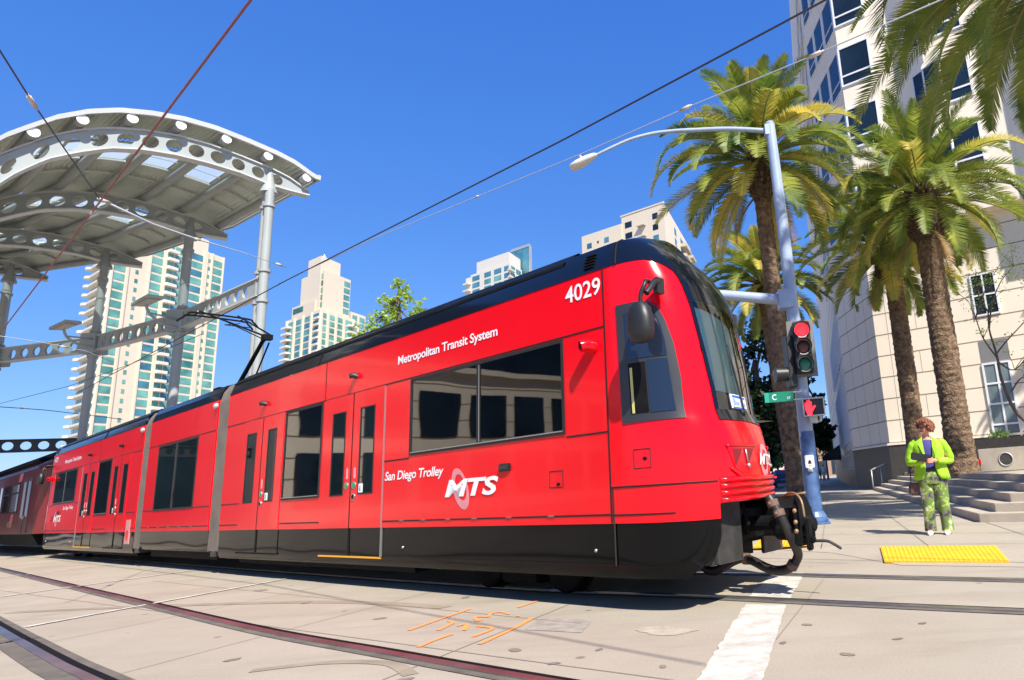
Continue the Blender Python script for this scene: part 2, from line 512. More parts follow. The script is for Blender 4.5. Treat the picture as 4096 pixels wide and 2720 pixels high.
line('lane_line', (-7.446, 7.823), (-6.40, 11.40), .09)
line('lane_line', (-11.147, 11.196), (-9.75, 14.25), .09)
line('lane_line', (-15.4, 15.2), (-13.4, 18.3), .09)
# sprayed utility marks
sp = MB()
def stroke(mb, pts, w, z=.0058):
    P = [(p.x, p.y) for p in catmull([Vector((x, y, 0)) for x, y in pts], 6)]
    strip(mb, P, w, z)
for pts, w in (
    ([(-2.53, 6.19), (-2.43, 6.6), (-2.286, 7.104)], .042),
    ([(-2.172, 5.507), (-2.13, 5.707), (-2.055, 5.915)], .042),
    ([(-2.244, 6.109), (-2.223, 6.393), (-2.30, 6.52)], .042),
    ([(-2.123, 6.245), (-2.065, 6.298), (-1.997, 6.035)], .042),
    ([(-1.832, 5.75), (-1.756, 6.03), (-1.934, 6.186)], .042),
    ([(-1.97, 6.45), (-2.011, 6.431), (-2.083, 6.603), (-2.039, 6.632), (-1.953, 6.582), (-1.975, 6.746), (-1.899, 6.8), (-1.784, 6.66)], .032),
    ([(-1.783, 6.992), (-1.727, 7.152), (-1.658, 7.315)], .042),
    ([(-1.692, 5.466), (-1.62, 5.75), (-1.55, 6.05), (-1.501, 6.398)], .048),
    ([(-1.69, 6.54), (-1.65, 6.525)], .03)):
    stroke(sp, pts, w)
tag(sp.build('sprayed_marks', 'orange_spray', fix=False), kind='structure')

# yellow tactile pads with bumps in rows
def pad(pts, z, label, nu, nv):
    P = [Vector((x, y, q)) for (x, y), q in zip(pts, z)]
    mb = MB(); mb.prism([p + Vector((0, 0, .006)) for p in P], (0, 0, -.02))
    for i in range(nu):
        for k in range(nv):
            u, v = (i + .5) / nu, (k + .5) / nv
            c = (P[0] * (1 - u) + P[1] * u) * (1 - v) + (P[3] * (1 - u) + P[2] * u) * v
            mb.lathe(c + Vector((0, 0, .006)), [(.016, 0), (.012, .006)], 6)
    return tag(mb.build('tactile_pad', 'tactile', fix=False), label, 'tactile pad', 'yellow tactile pads at the kerb')
pad([(2.498, 9.511), (3.744, 8.788), (3.402, 7.70), (2.235, 8.40)], (.068, .068, .022, .024), 'yellow tactile pad on the pavement in front of the woman in the lime jacket', 26, 17)
pad([(1.124, 12.0), (1.85, 11.5), (1.67, 10.40), (.88, 10.75)], (.066, .066, .064, .045), 'yellow tactile pad partly hidden behind the tram coupler and hose', 18, 16)

# repaired patch, cement smears and tyre marks on the street
def blot(name, c, rx, ry, rot, m, z, seed, n=36):
    rg_ = random.Random(seed); mb = MB(); P = []
    for k in range(n):
        a = 2 * math.pi * k / n; r = 1 + .35 * noise.noise(Vector((math.cos(a) * 1.7 + seed, math.sin(a) * 1.7, seed))) + rg_.uniform(-.06, .06)
        x, y = rx * r * math.cos(a), ry * r * math.sin(a)
        P.append((c[0] + x * math.cos(rot) - y * math.sin(rot), c[1] + x * math.sin(rot) + y * math.cos(rot), z))
    mb.poly(P); return tag(mb.build(name, m, fix=False), kind='structure')
pm = mat('repair_patch', (.29, .255, .21), .9, noise_=(9, .25)); sm_ = mat('cement_smear', (.385, .325, .245), .9, noise_=(9, .18)); dk = mat('oil_stain', (.20, .165, .13), .85, noise_=(6, .3))
mb = MB(); mb.poly([(-1.45, 5.9, .0034), (-1.43, 6.37, .0034), (-.92, 6.12, .0034), (-.94, 5.64, .0034)]); tag(mb.build('repair_patch', pm, fix=False), kind='structure')
blot('cement_smear', (-.28, 5.52), .26, .13, -.5, sm_, .0035, 3); 
for i, (x, y, r) in enumerate(((-.98, 4.75, .035), (-.72, 5.05, .03), (-1.35, 5.2, .05), (-1.9, 4.6, .05), (.55, 4.9, .03), (.9, 4.5, .04), (-3.1, 6.9, .05), (-4.6, 8.3, .07), (.8, 5.4, .035), (1.3, 4.8, .03), (-2.6, 7.9, .05), (-6.1, 9.8, .09), (1.6, 5.2, .03), (-.25, 4.5, .03), (-1.1, 6.9, .035), (-3.6, 5.5, .05))):
    blot('oil_stain', (x, y), r * 1.3, r * .8, i * 1.1, dk, .0037, 10 + i, 14)
tm = mat('tyre_mark', (.265, .218, .155), .9, noise_=(3, .2)); mb = MB()
strip(mb, [(p.x, p.y) for p in catmull([Vector(q + (0,)) for q in ((-3.2, 5.1), (-2.7, 5.2), (-2.2, 5.05), (-1.9, 4.7))], 8)], .10, .0036)
tag(mb.build('tyre_mark', tm, fix=False), kind='structure')
mb = MB(); strip(mb, [(p.x, p.y) for p in catmull([Vector(q + (0,)) for q in ((-9, 9.2), (-6.4, 8.8), (-4.2, 8.2), (-2.6, 7.3))], 8)], .16, .0036); tag(mb.build('tyre_mark', tm, fix=False), kind='structure')
# ------------------------------------------------------------------ tram
def interp(x, tab):
    if x <= tab[0][0]: return tab[0][1]
    for (a, va), (b, vb) in zip(tab, tab[1:]):
        if x <= b: return va + (vb - va) * (x - a) / (b - a)
    return tab[-1][1]
N_S0, N_HW, N_K, N_EX = 2.0, 1.325, .4, .8
N_AZ = [(0, 1.36), (.9, 1.386), (1.35, 1.386), (1.6, 1.33), (1.76, 1.25), (1.98, 1.22), (2.29, 1.19), (2.75, 1.12), (3.06, 1.03), (3.24, .93), (3.37, .82), (3.55, .56), (3.72, .2)]
N_IN = [(0, 0), (3.24, 0), (3.4, .05), (3.52, .11), (3.6, .3), (3.72, .8)]
def nose(ph, z):
    w = N_HW - interp(z, N_IN); a = interp(z, N_AZ)
    if ph <= 0: return Vector((N_S0 + ph, N_HW - w, z))
    if ph >= math.pi: return Vector((N_S0 - N_K * 2 * w - (ph - math.pi), N_HW + w, z))
    c, s = math.cos(ph), math.sin(ph)
    y = N_HW - w * math.copysign(abs(c) ** N_EX, c)
    return Vector((N_S0 + a * abs(s) ** N_EX - N_K * (y - (N_HW - w)), y, z))
def nose_n(ph, z):
    e = .004
    n = (nose(ph + e, z) - nose(ph - e, z)).cross(nose(ph, z + e) - nose(ph, z - e))
    return n.normalized()
def nose_o(ph, z, d): return nose(ph, z) + nose_n(ph, z) * d

def patch(name, zs, fl, fr, d, m, parent, X, n=8, edge=True, smooth=True):
    """plate lying on the nose between phi=fl(z)..fr(z), d metres proud, with rim"""
    mb = MB(); rows = []
    for z in zs:
        a, b = fl(z), fr(z)
        rows.append([X(nose_o(a + (b - a) * k / n, z, d)) for k in range(n + 1)])
    mb.grid(rows)
    if edge:
        back = []
        for z in zs:
            a, b = fl(z), fr(z)
            back.append([X(nose_o(a + (b - a) * k / n, z, -.02)) for k in range(n + 1)])
        mb.grid([rows[0], back[0]]); mb.grid([rows[-1], back[-1]])
        mb.grid([[r[0] for r in rows], [r[0] for r in back]]); mb.grid([[r[-1] for r in rows], [r[-1] for r in back]])
    return mb.build(name, m, parent, smooth=smooth, weld=True, angle=.7)
def lin(a, b, n): return [a + (b - a) * i / n for i in range(n + 1)]
# left edge of the black windscreen mask
PHA = [(1.62, .985), (1.925, .99), (2.26, .943), (2.515, .913), (2.777, .885), (3.00, .85), (3.12, .80), (3.19, .70), (3.24, .50)]
WZ0, WZ1 = 1.74, 2.83

def make_end(root, mirror, tail):
    X = (lambda p: Vector((-21.57 - p[0], p[1], p[2]))) if mirror else (lambda p: Vector(p))
    # ---- body shell
    sarr = [s - 2.0 for s in (-8.05, -7, -6.2, -5.37, -4.09, -3, -2.2, -1.53, -.4, .5, 1.355, 1.7)]
    phs = sarr + lin(0, math.pi, 44)
    far = [math.pi + (N_S0 - N_K * 2.65 - s) for s in (.75, -.4, -1.53, -3, -4.09, -5.37, -6.7, -8.05)]
    phs += far
    zs = [.77, .79, .9, 1.0, 1.1, 1.245, 1.3, 1.4, 1.5, 1.6, 1.675, WZ0, 1.85, 2.0, 2.15, 2.3, 2.45, 2.595, 2.75, WZ1, 2.95, 3.05, 3.12, 3.18, 3.24]
    mb = MB()
    V = [[X(nose(p, z)) for p in phs] for z in zs]
    for i in range(len(zs) - 1):
        for k in range(len(phs) - 1):
            zc = (zs[i] + zs[i + 1]) / 2; pc = (phs[k] + phs[k + 1]) / 2
            sc_s = V[i][k].x if not mirror else -21.57 - V[i][k].x; sc_e = V[i][k + 1].x if not mirror else -21.57 - V[i][k + 1].x
            sm = (sc_s + sc_e) / 2
            side_ = pc < 0 or pc > math.pi
            if side_ and ((1.67 < zc < 2.6 and -1.53 < sm < (1.36 if pc < 0 else .76)) or (1.24 < zc < 2.6 and -5.37 < sm < -4.08)): continue
            if zs[i] < .89 and .86 < pc < math.pi - .86: continue
            pa = interp(zc, PHA) + .02
            if WZ0 - .01 < zc < WZ1 + .01 and pa < pc < math.pi - pa: continue
            mb.add([V[i][k], V[i][k + 1], V[i + 1][k + 1], V[i + 1][k]], [(0, 1, 2, 3)])
    # lower lip of the paint, floor and end walls
    mb.grid([[X(nose(p, .77)) for p in phs[:12]], [X(nose(p, .775) + Vector((0, .03, 0))) for p in phs[:12]]])
    mb.poly([X(p) for p in ((-8.05, 0, .77), (-8.05, 2.65, .77), (-8.05, 2.65, 3.24), (-8.05, 0, 3.24))])
    body = mb.build('car_body', 'red', root, smooth=True, weld=True, angle=.6)
    body['label'] = 'red car body with the cab end' if not mirror else 'rear red car body farther down the track'
    # ---- black roof shroud
    rz = [3.24, 3.27, 3.4, 3.46, 3.52, 3.6, 3.66, 3.72]
    mb = MB()
    mb.grid([[X(nose_o(p, z, .006)) for p in phs] for z in rz])
    mb.poly([X(nose(p, 3.72)) for p in phs])
    mb.poly([X((-8.05, y, z)) for y, z in ((0, 3.24), (2.65, 3.24), (2.54, 3.52), (1.85, 3.72), (.8, 3.72), (.11, 3.52))])
    rf = mb.build('roof_shroud', 'roof_black', root, smooth=True, weld=True, angle=.5)
    mb = MB(); mb.grid([[X(nose_o(p, z, .012 + d)) for p in phs[:11]] for z, d in ((3.43, 0), (3.46, .012), (3.60, .03), (3.64, -.05))]); mb.build('roof_edge', 'under', rf)
    mb = MB()
    for s in (-4.33, 2.12): mb.tube([X(nose_o(s - 2.0, z, .008)) for z in (3.24, 3.3, 3.4, 3.5, 3.56)], .012, 5)
    mb.box(X((-4.2, .3, 3.5)) if not mirror else X((.6, .3, 3.5)), X((.6, 1.1, 3.585)) if not mirror else X((-4.2, 1.1, 3.585)))
    for k in range(5):
        c = nose(1.72 - 2.0, 3.30 + k * .035) + Vector((0, -.012, 0)); mb.bar(X(c), X(c + Vector((.14, 0, 0))), .03, .012)
    mb.build('roof_fitting', 'under', rf)
    # ---- windscreen mask, glass, interior behind it
    pa = lambda z: interp(z, PHA); pb = lambda z: math.pi - interp(z, PHA)
    mk = patch('windscreen_frame', [1.64, 1.66, WZ0], pa, pb, .012, 'roof_black', root, X, 28)
    gl = bpy.data.materials.get('windscreen_glass')
    if not gl: gl = glass_mix()
    patch('sign_panel', [WZ1, 2.9, 2.98, 3.05, 3.12, 3.18, 3.24, 3.3], pa, pb, .012, 'roof_black', mk, X, 28)
    patch('pillar_trim', lin(WZ0, WZ1, 10), pa, lambda z: pa(z) + .045, .012, 'roof_black', mk, X, 2)
    patch('pillar_trim', lin(WZ0, WZ1, 10), lambda z: pb(z) - .045, pb, .012, 'roof_black', mk, X, 2)
    patch('windscreen', lin(WZ0, WZ1, 12), lambda z: pa(z) + .045, lambda z: pb(z) - .045, .010, gl, root, X, 30, edge=False)
    mb = MB()   # cab interior: pale panel painted as the windscreen reflection, dashboard, back wall, wiper
    def cabx(p): return X(p)
    mb.grid([[X((2.05, y, z)) for y in lin(.25, 2.3, 4)] for z in (1.5, 3.1)])
    mb.grid([[X((s, y, 1.72)) for y in (.3, 2.2)] for s in (1.6, 2.5)])
    cabw = mb.build('cab_interior', 'frame_grey', root)
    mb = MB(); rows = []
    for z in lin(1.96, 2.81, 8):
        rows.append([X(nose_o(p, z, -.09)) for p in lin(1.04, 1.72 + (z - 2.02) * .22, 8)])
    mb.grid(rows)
    mb.build('painted_reflection', mat('reflection_tone', (.68, .80, .72), .8), cabw, smooth=True)  # pale tone stands in for building and sky mirrored in the glass
    mb = MB(); mb.tube([X(nose_o(1.42, 1.70, .02)), X(nose_o(1.40, 2.0, .03)), X(nose_o(1.34, 2.42, .02))], .011, 5)
    mb.tube([X(nose_o(1.34, 2.1, .02)), X(nose_o(1.335, 2.72, .02))], .008, 5)
    mb.build('wiper', 'rubber', root)
    # route board low in the windscreen
    b = patch('route_board', [1.765, 1.82, 1.905], lambda z: 1.235, lambda z: 1.53, .018, 'white', root, X, 6)
    patch('board_band', [1.767, 1.782], lambda z: 1.25, lambda z: 1.52, .021, mat('board_blue', (.02, .13, .55), .4), b, X, 6, edge=False)
    patch('board_band', [1.872, 1.896], lambda z: 1.26, lambda z: 1.51, .021, mat('board_blue2', (.02, .13, .55), .4), b, X, 6, edge=False)
    text_on('board_lettering', 'Blue Line', lambda u, v: X(nose_o(u, v, .024)), (1.265, 1.505, 1.795, 1.862), mat('board_blue3', (.03, .2, .65), .4), b)
    # ---- cab side windows (both sides)
    for side in (0, 1):
        f = (lambda p: p) if side == 0 else (lambda p: math.pi - p)
        XS = X
        fr = lambda z: f(interp(z, [(1.67, .642), (2.05, .658), (2.38, .624), (2.55, .585), (2.66, .546), (2.74, .50), (2.79, .433), (2.83, .30)]))
        fl = lambda z: f(.088)
        zz = [1.668, 1.75, 1.9, 2.05, 2.2, 2.38, 2.5, 2.6, 2.66, 2.72, 2.76, 2.79, 2.815]
        w = patch('cab_side_window', zz, fl, fr, .010, 'frame_grey', root, X, 10)
        ins = lambda z: f(interp(z, [(2.26, .541), (2.47, .532), (2.6, .50), (2.72, .443)]))
        patch('pane', [2.262, 2.4, 2.55, 2.65, 2.72], lambda z: f(.16), ins, .016, 'cab_glass', w, X, 6, edge=False)
        patch('pane', [1.742, 1.9, 2.1, 2.235], lambda z: f(.335), lambda z: f(interp(z, [(1.742, .566), (2.235, .541)])), .016, 'cab_glass', w, X, 5, edge=False)
        patch('sliding_opening', [1.745, 1.9, 2.1, 2.222], lambda z: f(.165), lambda z: f(.32), .014, 'under', w, X, 4, edge=False)
        patch('grab_strip', [1.75, 1.9, 2.1, 2.18], lambda z: f(.178), lambda z: f(.20), .016, mat('yellow_strip', (.55, .52, .16), .5), w, X, 2, edge=False)
    # ---- bumper ribs
    mb = MB()
    for z in (.925, .985, 1.045, 1.10):
        rows = []
        for q in range(9):
            t = math.pi * q / 8
            rows.append([X(nose_o(p, z + .024 * -math.cos(t), .006 + .040 * math.sin(t) * min(1, (p - .87) / .06, (math.pi - .87 - p) / .06))) for p in lin(.875, math.pi - .875, 40)])
        mb.grid(rows)
    mb.build('bumper_rib', 'red', root, smooth=True)
    # ---- headlights
    for side in (0, 1):
        f = (lambda p: p) if side == 0 else (lambda p: math.pi - p)
        h = patch('headlight', [1.15, 1.2, 1.3, 1.39], lambda z: f(interp(z, [(1.15, 1.16), (1.2, 1.06), (1.39, .985)])), lambda z: f(1.40), .008, 'red', root, X, 8)
        for a, b, c in ((1.045, 1.175, 1.055), (1.195, 1.36, 1.22)):
            patch('pocket_shade', [1.225, 1.30, 1.372], lambda z: f(interp(z, [(1.225, c), (1.372, a)])), lambda z: f(interp(z, [(1.225, c + .02), (1.372, b)])), .011, mat('pocket_shade_red', (.18, .004, .008), .4), h, X, 4, edge=False)  # flat plates, the pocket's shade put in as dark red
        mb = MB(); mb.tube([X(nose_o(f(p), 1.40, .012)) for p in lin(.975, 1.41, 10)], .012, 6)
        mb.tube([X(nose_o(f(p), interp(p, [(1.0, 1.2), (1.1, 1.13), (1.25, 1.10), (1.42, 1.115)]), .012)) for p in lin(1.0, 1.42, 10)], .010, 6)
        mb.build('lamp_brow', 'red', h, smooth=True)
        mb = MB(); mb.tube([X(nose_o(f(1.205), 1.36, .02)), X(nose_o(f(1.225), 1.235, .02))], .009, 6); mb.sphere(X(nose_o(f(1.23), 1.215, .02)), .022, 8, 6)
        mb.build('lamp_rod', 'alu', h, smooth=True)
    # ---- badge in the middle of the nose
    mb = MB()
    cx, cz = math.pi / 2, 1.27
    for k in range(36):
        t0 = 2 * math.pi * k / 36; t1 = t0 + .11
        q = [(.10, .155, t0), (.10, .155, t1), (.055, .10, t1), (.055, .10, t0)]
        mb.poly([X(nose_o(cx + a * .9 * math.cos(t), cz + b * math.sin(t), .012)) for a, b, t in q])
    bd = mb.build('front_badge', 'pink', root, fix=False)
    text_on('badge_lettering', 'MTS', lambda u, v: X(nose_o(u if not mirror else math.pi - u, v, .014)), (1.46, 1.74, 1.22, 1.33), 'white', bd, .2, .02)
    # ---- black skirt and its curved front end
    zq = lin(.29, .77, 7)
    mb = MB()
    for side in (0, 1):
        f = (lambda p: p) if side == 0 else (lambda p: math.pi - p)
        rows = []
        for i, z in enumerate(zq):
            pm = .86 - .33 * (1 - min(1, (z - .30) / .34)) ** 2
            far_s = sarr if side == 0 else [math.pi + (8.05 + N_S0 - N_K * 2.65) * k / 10 - math.pi for k in range(10, -1, -1)]
            if side == 0: pp = sarr + lin(.05, pm, 12)
            else: pp = [math.pi - p for p in lin(.05, pm, 12)][::-1] + [math.pi + (8.05 + N_S0 - N_K * 2.65) * k / 10 for k in range(0, 11)]
            tuck = .012 + .05 * max(0, (.34 - z) / .08)
            rows.append([X(nose_o(p, z, -tuck)) for p in pp])
        mb.grid(rows)
        mb.grid([[r[-1] if side == 0 else r[0] for r in rows], [((r[-1] if side == 0 else r[0]) + Vector((-.15 if not mirror else .15, .25 if side == 0 else -.25, 0))) for r in rows]])
    sk = mb.build('skirt', 'black_gloss', root, smooth=True, weld=True, angle=.8)
    mb = MB()
    for s in (-1.67, 1.76): mb.sphere(X((s, .005, .53)), .018, 8, 6)
    mb.build('skirt_screw', 'alu', sk, smooth=True)
    mb = MB()
    mb.obox(X((2.84, .62, .62)), (.02, 0, 0), (0, .20, 0), (0, 0, .25))
    mb.grid([[X(p) for p in ((2.60, .36, .36), (2.86, .44, .37), (2.86, .82, .37))], [X(p) for p in ((2.60, .30, .86), (2.86, .42, .90), (2.86, .82, .90))]])
    mb.build('rail_guard', 'steel', root, bevel=.008)
    mb = MB(); mb.obox(X((2.45, 2.0, .57)), (.02, 0, 0), (0, .20, 0), (0, 0, .27)); mb.build('rail_guard', 'steel', root, bevel=.008)
    # ---- panel seams
    mb = MB()
    def vs(s, z0, z1, w=.018): mb.box(tuple(min(a, b) for a, b in zip(X((s - w / 2, -.004, z0)), X((s + w / 2, .006, z1)))), tuple(max(a, b) for a, b in zip(X((s - w / 2, -.004, z0)), X((s + w / 2, .006, z1)))))
    def hs(s0, s1, z, w=.016): mb.box(tuple(min(a, b) for a, b in zip(X((s0, -.0045, z - w / 2)), X((s1, .0055, z + w / 2)))), tuple(max(a, b) for a, b in zip(X((s0, -.0045, z - w / 2)), X((s1, .0055, z + w / 2)))))
    vs(1.99, .78, 3.235); hs(-8.04, 1.98, 2.645); hs(1.40, 1.98, 1.615); hs(-2.18, -1.58, 1.615); hs(-2.18, 1.98, .85)
    vs(-4.02, 2.66, 3.235, .012); hs(-8.04, -7.2, 1.22); hs(-8.04, -7.2, .86); hs(-5.42, -4.03, .86)
    for p0 in (.0,):
        mb.tube([X(nose_o(p, 1.093, .001)) for p in lin(0, .85, 16)], .009, 5)
        mb.tube([X(nose_o(p, .845, .001)) for p in lin(0, .45, 10)], .008, 5)
        mb.tube([X(nose_o(0.005, z, .0)) for z in (.40, .77, 1.1)], .009, 5)
    mb.build('panel_seam', 'seam', body)
    mb = MB()
    for s in (-1.75, -1.25, -.72, -.2, .42, 1.1): mb.bar(X((s, -.006, .852)), X((s + .085, -.006, .852)), .012, .014)
    mb.build('panel_hinge', 'hinge', body)
    for pts in (((1.13, 1.29), (1.33, 1.13)), ((2.29, 1.42), (2.47, 1.25))):
        mb = MB(); (a, z1), (b, z0) = pts
        for (p, q) in (((a, z0), (b, z0)), ((b, z0), (b, z1)), ((b, z1), (a, z1)), ((a, z1), (a, z0))):
            y = lambda s: nose_s(s)
            mb.tube([X((p[0], y(p[0]) - .002, p[1])), X((q[0], y(q[0]) - .002, q[1]))], .004, 4)
        hc = mb.build('service_hatch', 'seam', root)
        mb = MB(); mb.sphere(X(((a + b) / 2 + .03, y((a + b) / 2 + .03) - .002, (z0 + .03) if a < 2 else (z0 + z1) / 2)), .028, 10, 6, 1, .3, .6); mb.build('hatch_latch', 'under', hc, smooth=True)
    # ---- marker lamp, cameras
    mb = MB(); mb.box(*bb(X((.31, -.03, 1.335)), X((.50, .01, 1.42)))); mk = mb.build('marker_lamp', 'blackplastic', root, bevel=.012)
    mb = MB(); mb.box(*bb(X((.335, -.034, 1.36)), X((.475, -.028, 1.40)))); mb.build('lens', 'frame_grey', mk)
    for s, z, m, k in ((1.83, 2.47, 'red', 1.35), (-3.05, 2.89, 'blackplastic', .8), (-6.30, 2.88, 'blackplastic', .8)):
        mb = MB(); mb.tube([X((s, .01, z - .01)), X((s - .02, -.06 * k, z + .01)), X((s - .05, -.10 * k, z - .005))], [.05 * k, .05 * k, .045 * k], 12)
        cm = mb.build('side_camera', m, root, smooth=True, angle=.8)
        mb = MB(); mb.tube([X((s - .05, -.098 * k, z - .005)), X((s - .054, -.104 * k, z - .006))], .026 * k, 10); mb.build('camera_lens', 'under', cm)
    # ---- windows
    def window(s0, s1, z0, z1, mull=(), trim=True):
        mb = MB(); w = .035
        for a, b, c, d in ((s0, s1, z0, z0 + w), (s0, s1, z1 - w, z1), (s0, s0 + w, z0 + w, z1 - w), (s1 - w, s1, z0 + w, z1 - w)):
            mb.box(*bb(X((a, -.012, c)), X((b, .03, d))))
        for s in mull: mb.box(*bb(X((s - .03, -.012, z0 + w)), X((s + .03, .03, z1 - w))))
        fr_ = mb.build('window', 'rubber', root)
        ed = [s0 + w] + [v for s in mull for v in (s - .03, s + .03)] + [s1 - w]
        for i in range(0, len(ed), 2):
            mb = MB(); mb.box(*bb(X((ed[i], -.002, z0 + w)), X((ed[i + 1], .02, z1 - w)))); mb.build('pane', see_through(), fr_)
        if trim:
            mb = MB(); mb.box(*bb(X((s0 + .03, -.016, z0 + .028)), X((s1 - .03, -.002, z0 + .040))))
            for s in mull: mb.box(*bb(X((s + .014, -.016, z0 + .05)), X((s + .024, -.002, z1 - .05))))
            mb.build('window_trim', 'alu', fr_)
    window(-1.56, 1.385, 1.645, 2.625, (-.085,))
    window(-5.40, -4.06, 1.215, 2.63)
    def far_window(s0, s1, z0, z1):
        mb = MB(); w = .035
        for a, b, c, d in ((s0, s1, z0, z0 + w), (s0, s1, z1 - w, z1), (s0, s0 + w, z0 + w, z1 - w), (s1 - w, s1, z0 + w, z1 - w)): mb.box(*bb(X((a, 2.62, c)), X((b, 2.662, d))))
        fr_ = mb.build('window', 'rubber', root)
        mb = MB(); mb.box(*bb(X((s0 + w, 2.635, z0 + w)), X((s1 - w, 2.655, z1 - w)))); mb.build('pane', see_through(), fr_)
    far_window(-1.56, .78, 1.645, 2.625); far_window(-5.40, -4.06, 1.215, 2.63)
    # ---- saloon: floor, ceiling, seats and grab poles seen through the glass
    mb = MB(); mb.box(*bb(X((-7.9, .06, .84)), X((1.5, 2.59, .88)))); mb.box(*bb(X((-7.9, .06, 2.78)), X((1.5, 2.59, 2.82)))); mb.box(*bb(X((1.5, .10, .88)), X((1.54, 2.5, 2.78))))
    sal = mb.build('saloon', 'frame_grey', root)
    for s in (-1.25, -.45, .35, 1.1, -5.0, -4.4):
        for y in (.18, 1.55):
            mb = MB(); mb.box(*bb(X((s - .20, y, 1.28)), X((s + .22, y + .92, 1.36)))); mb.prism([X(p) for p in ((s - .24, y, 1.34), (s - .16, y, 1.34), (s - .25, y, 2.02), (s - .31, y, 2.02))], (0, .92, 0)); mb.build('seat', 'seat_blue', sal, bevel=.02)
    for s, y in ((-1.45, .55), (-.85, 1.25), (-.05, .60), (.75, 1.25), (1.3, .5), (-5.2, .6), (-4.25, 1.2), (-2.3, 1.0)):
        mb = MB(); mb.tube([X((s, y, .88)), X((s, y, 2.78))], .018, 8); mb.build('grab_pole', 'pole_lime', sal, smooth=True)
    mb = MB(); mb.tube([X((-7.5, .75, 2.55)), X((1.4, .75, 2.55))], .018, 8); mb.build('grab_rail', 'pole_lime', sal, smooth=True)
    mb = MB(); mb.box(*bb(X((-7.5, 1.15, 2.755)), X((1.3, 1.45, 2.778)))); mb.build('ceiling_panel', 'white', sal)
    # ---- doors: two pairs of leaves
    for d0, dm, d1, wins, gold in ((-3.98, -3.085, -2.20, ((-3.70, -3.31), (-2.86, -2.47)), True), (-7.17, -6.32, -5.45, ((-6.99, -6.59), (-6.07, -5.74)), False)):
        for a, b, (wa, wb), right in ((d0, dm, wins[0], 0), (dm, d1, wins[1], 1)):
            mb = MB()
            mb.box(*bb(X((a + .008, -.007, .775)), X((wa, .02, 2.64)))); mb.box(*bb(X((wb, -.007, .775)), X((b - .008, .02, 2.64))))
            mb.box(*bb(X((wa, -.007, .775)), X((wb, .02, 1.225)))); mb.box(*bb(X((wa, -.007, 2.40)), X((wb, .02, 2.64))))
            dr = mb.build('door', 'red', root)
            mb = MB(); mb.box(*bb(X((wa, -.004, 1.225)), X((wb, .018, 2.40)))); mb.build('door_window', 'glass', dr)
            mb = MB()
            for q in ((wa - .012, wa + .012, 1.22, 2.41), (wb - .012, wb + .012, 1.22, 2.41), (wa, wb, 1.215, 1.235), (wa, wb, 2.39, 2.41)): mb.box(*bb(X((q[0], -.011, q[2])), X((q[1], -.003, q[3]))))
            mb.build('window_seal', 'rubber', dr)
            mb = MB(); mb.box(*bb(X((a + .008, .004, .405)), X((b - .008, .03, .774)))); mb.build('door_kick_panel', 'black_gloss', dr)
            mb = MB()
            e = b if not right else a
            mb.box(*bb(X((e - .012, -.009, .41)), X((e + .012, .02, 2.64)))); mb.build('door_rubber_edge', 'rubber', dr)
            ex = (b - .12) if not right else (a + .10)
            if gold or right:
                mb = MB(); mb.tube([X((ex, -.006, 1.345)), X((ex, -.018, 1.345))], .042, 14); bt = mb.build('door_button', mat('button_green', (.02, .30, .14), .4), dr)
                mb = MB(); mb.tube([X((ex, -.006, 1.345)), X((ex, -.012, 1.345))], .052, 14); mb.build('button_ring', 'alu', bt)
            if right:
                mb = MB(); mb.tube([X((ex - .01, -.006, 1.19)), X((ex - .01, -.016, 1.19))], .05, 14); lk = mb.build('door_lock', 'alu', dr)
                mb = MB(); mb.tube([X((ex - .01, -.016, 1.19)), X((ex - .01, -.018, 1.19))], .034, 14); mb.build('keyhole', 'under', lk)
                sx = wa + .055
                mb = MB(); mb.box(*bb(X((sx - .062, -.009, 1.24)), X((sx + .062, -.0035, 1.36)))); stk = mb.build('white_sticker', 'white', dr)
                mb = MB(); mb.tube([X((sx, -.0092, 1.315)), X((sx, -.0105, 1.315))], .012, 8); mb.box(*bb(X((sx - .012, -.0105, 1.26)), X((sx + .012, -.0092, 1.30)))); mb.build('sticker_symbol', 'blackplastic', stk)
            if gold or right:
                mb = MB()
                for q in (-.018, .004, .024): mb.box(*bb(X((ex + q, -.0085, 1.44)), X((ex + q + .010, -.0068, 1.60 - abs(q)))))
                mb.build('door_notice', 'pink', dr)
        mb = MB(); mb.box(*bb(X((d0 + .01, -.012, .385)), X((d1 - .005, .02, .405)))); th = mb.build('door_sill', 'orange' if gold else 'under', root)
        if gold:
            mb = MB(); mb.box(*bb(X((d1 - .012, -.012, .405)), X((d1 + .006, .02, 2.62)))); mb.build('sill_edge', 'alu', th)
    # ---- underframe and bogie
    mb = MB(); mb.box(*bb(X((-7.6, .35, .42)), X((2.3, 2.3, .76))))
    mb.box(*bb(X((-7.6, .22, .20)), X((-1.75, 2.43, .42)))); mb.box(*bb(X((1.35, .35, .24)), X((2.0, 2.3, .42))))  # boxes carried down low to block light and darken the ground below
    mb.build('underframe', 'under', root)
    bg = MB(); bg.box(*bb(X((-1.35, .75, .22)), X((1.35, .95, .40)))); bg.box(*bb(X((-1.35, 1.7, .22)), X((1.35, 1.9, .40)))); bg.box(*bb(X((-.35, .5, .10)), X((.30, .72, .24)))); bg.box(*bb(X((-1.3, .9, .3)), X((1.3, 1.75, .4))))
    bo = bg.build('bogie', 'under', root, bevel=.02)
    for s in (-.72, .68):
        for y in (.62, 2.02):
            mb = MB(); c = X((s, y, .335)); mb.lathe(c - Vector((0, .06, 0)), [(.05, 0), (.30, .0), (.325, .02), (.325, .11), (.35, .115), (.35, .14), (.05, .14)], 28, (0, 1, 0))
            w = mb.build('wheel', 'under', bo, smooth=True, angle=.6)
    return X

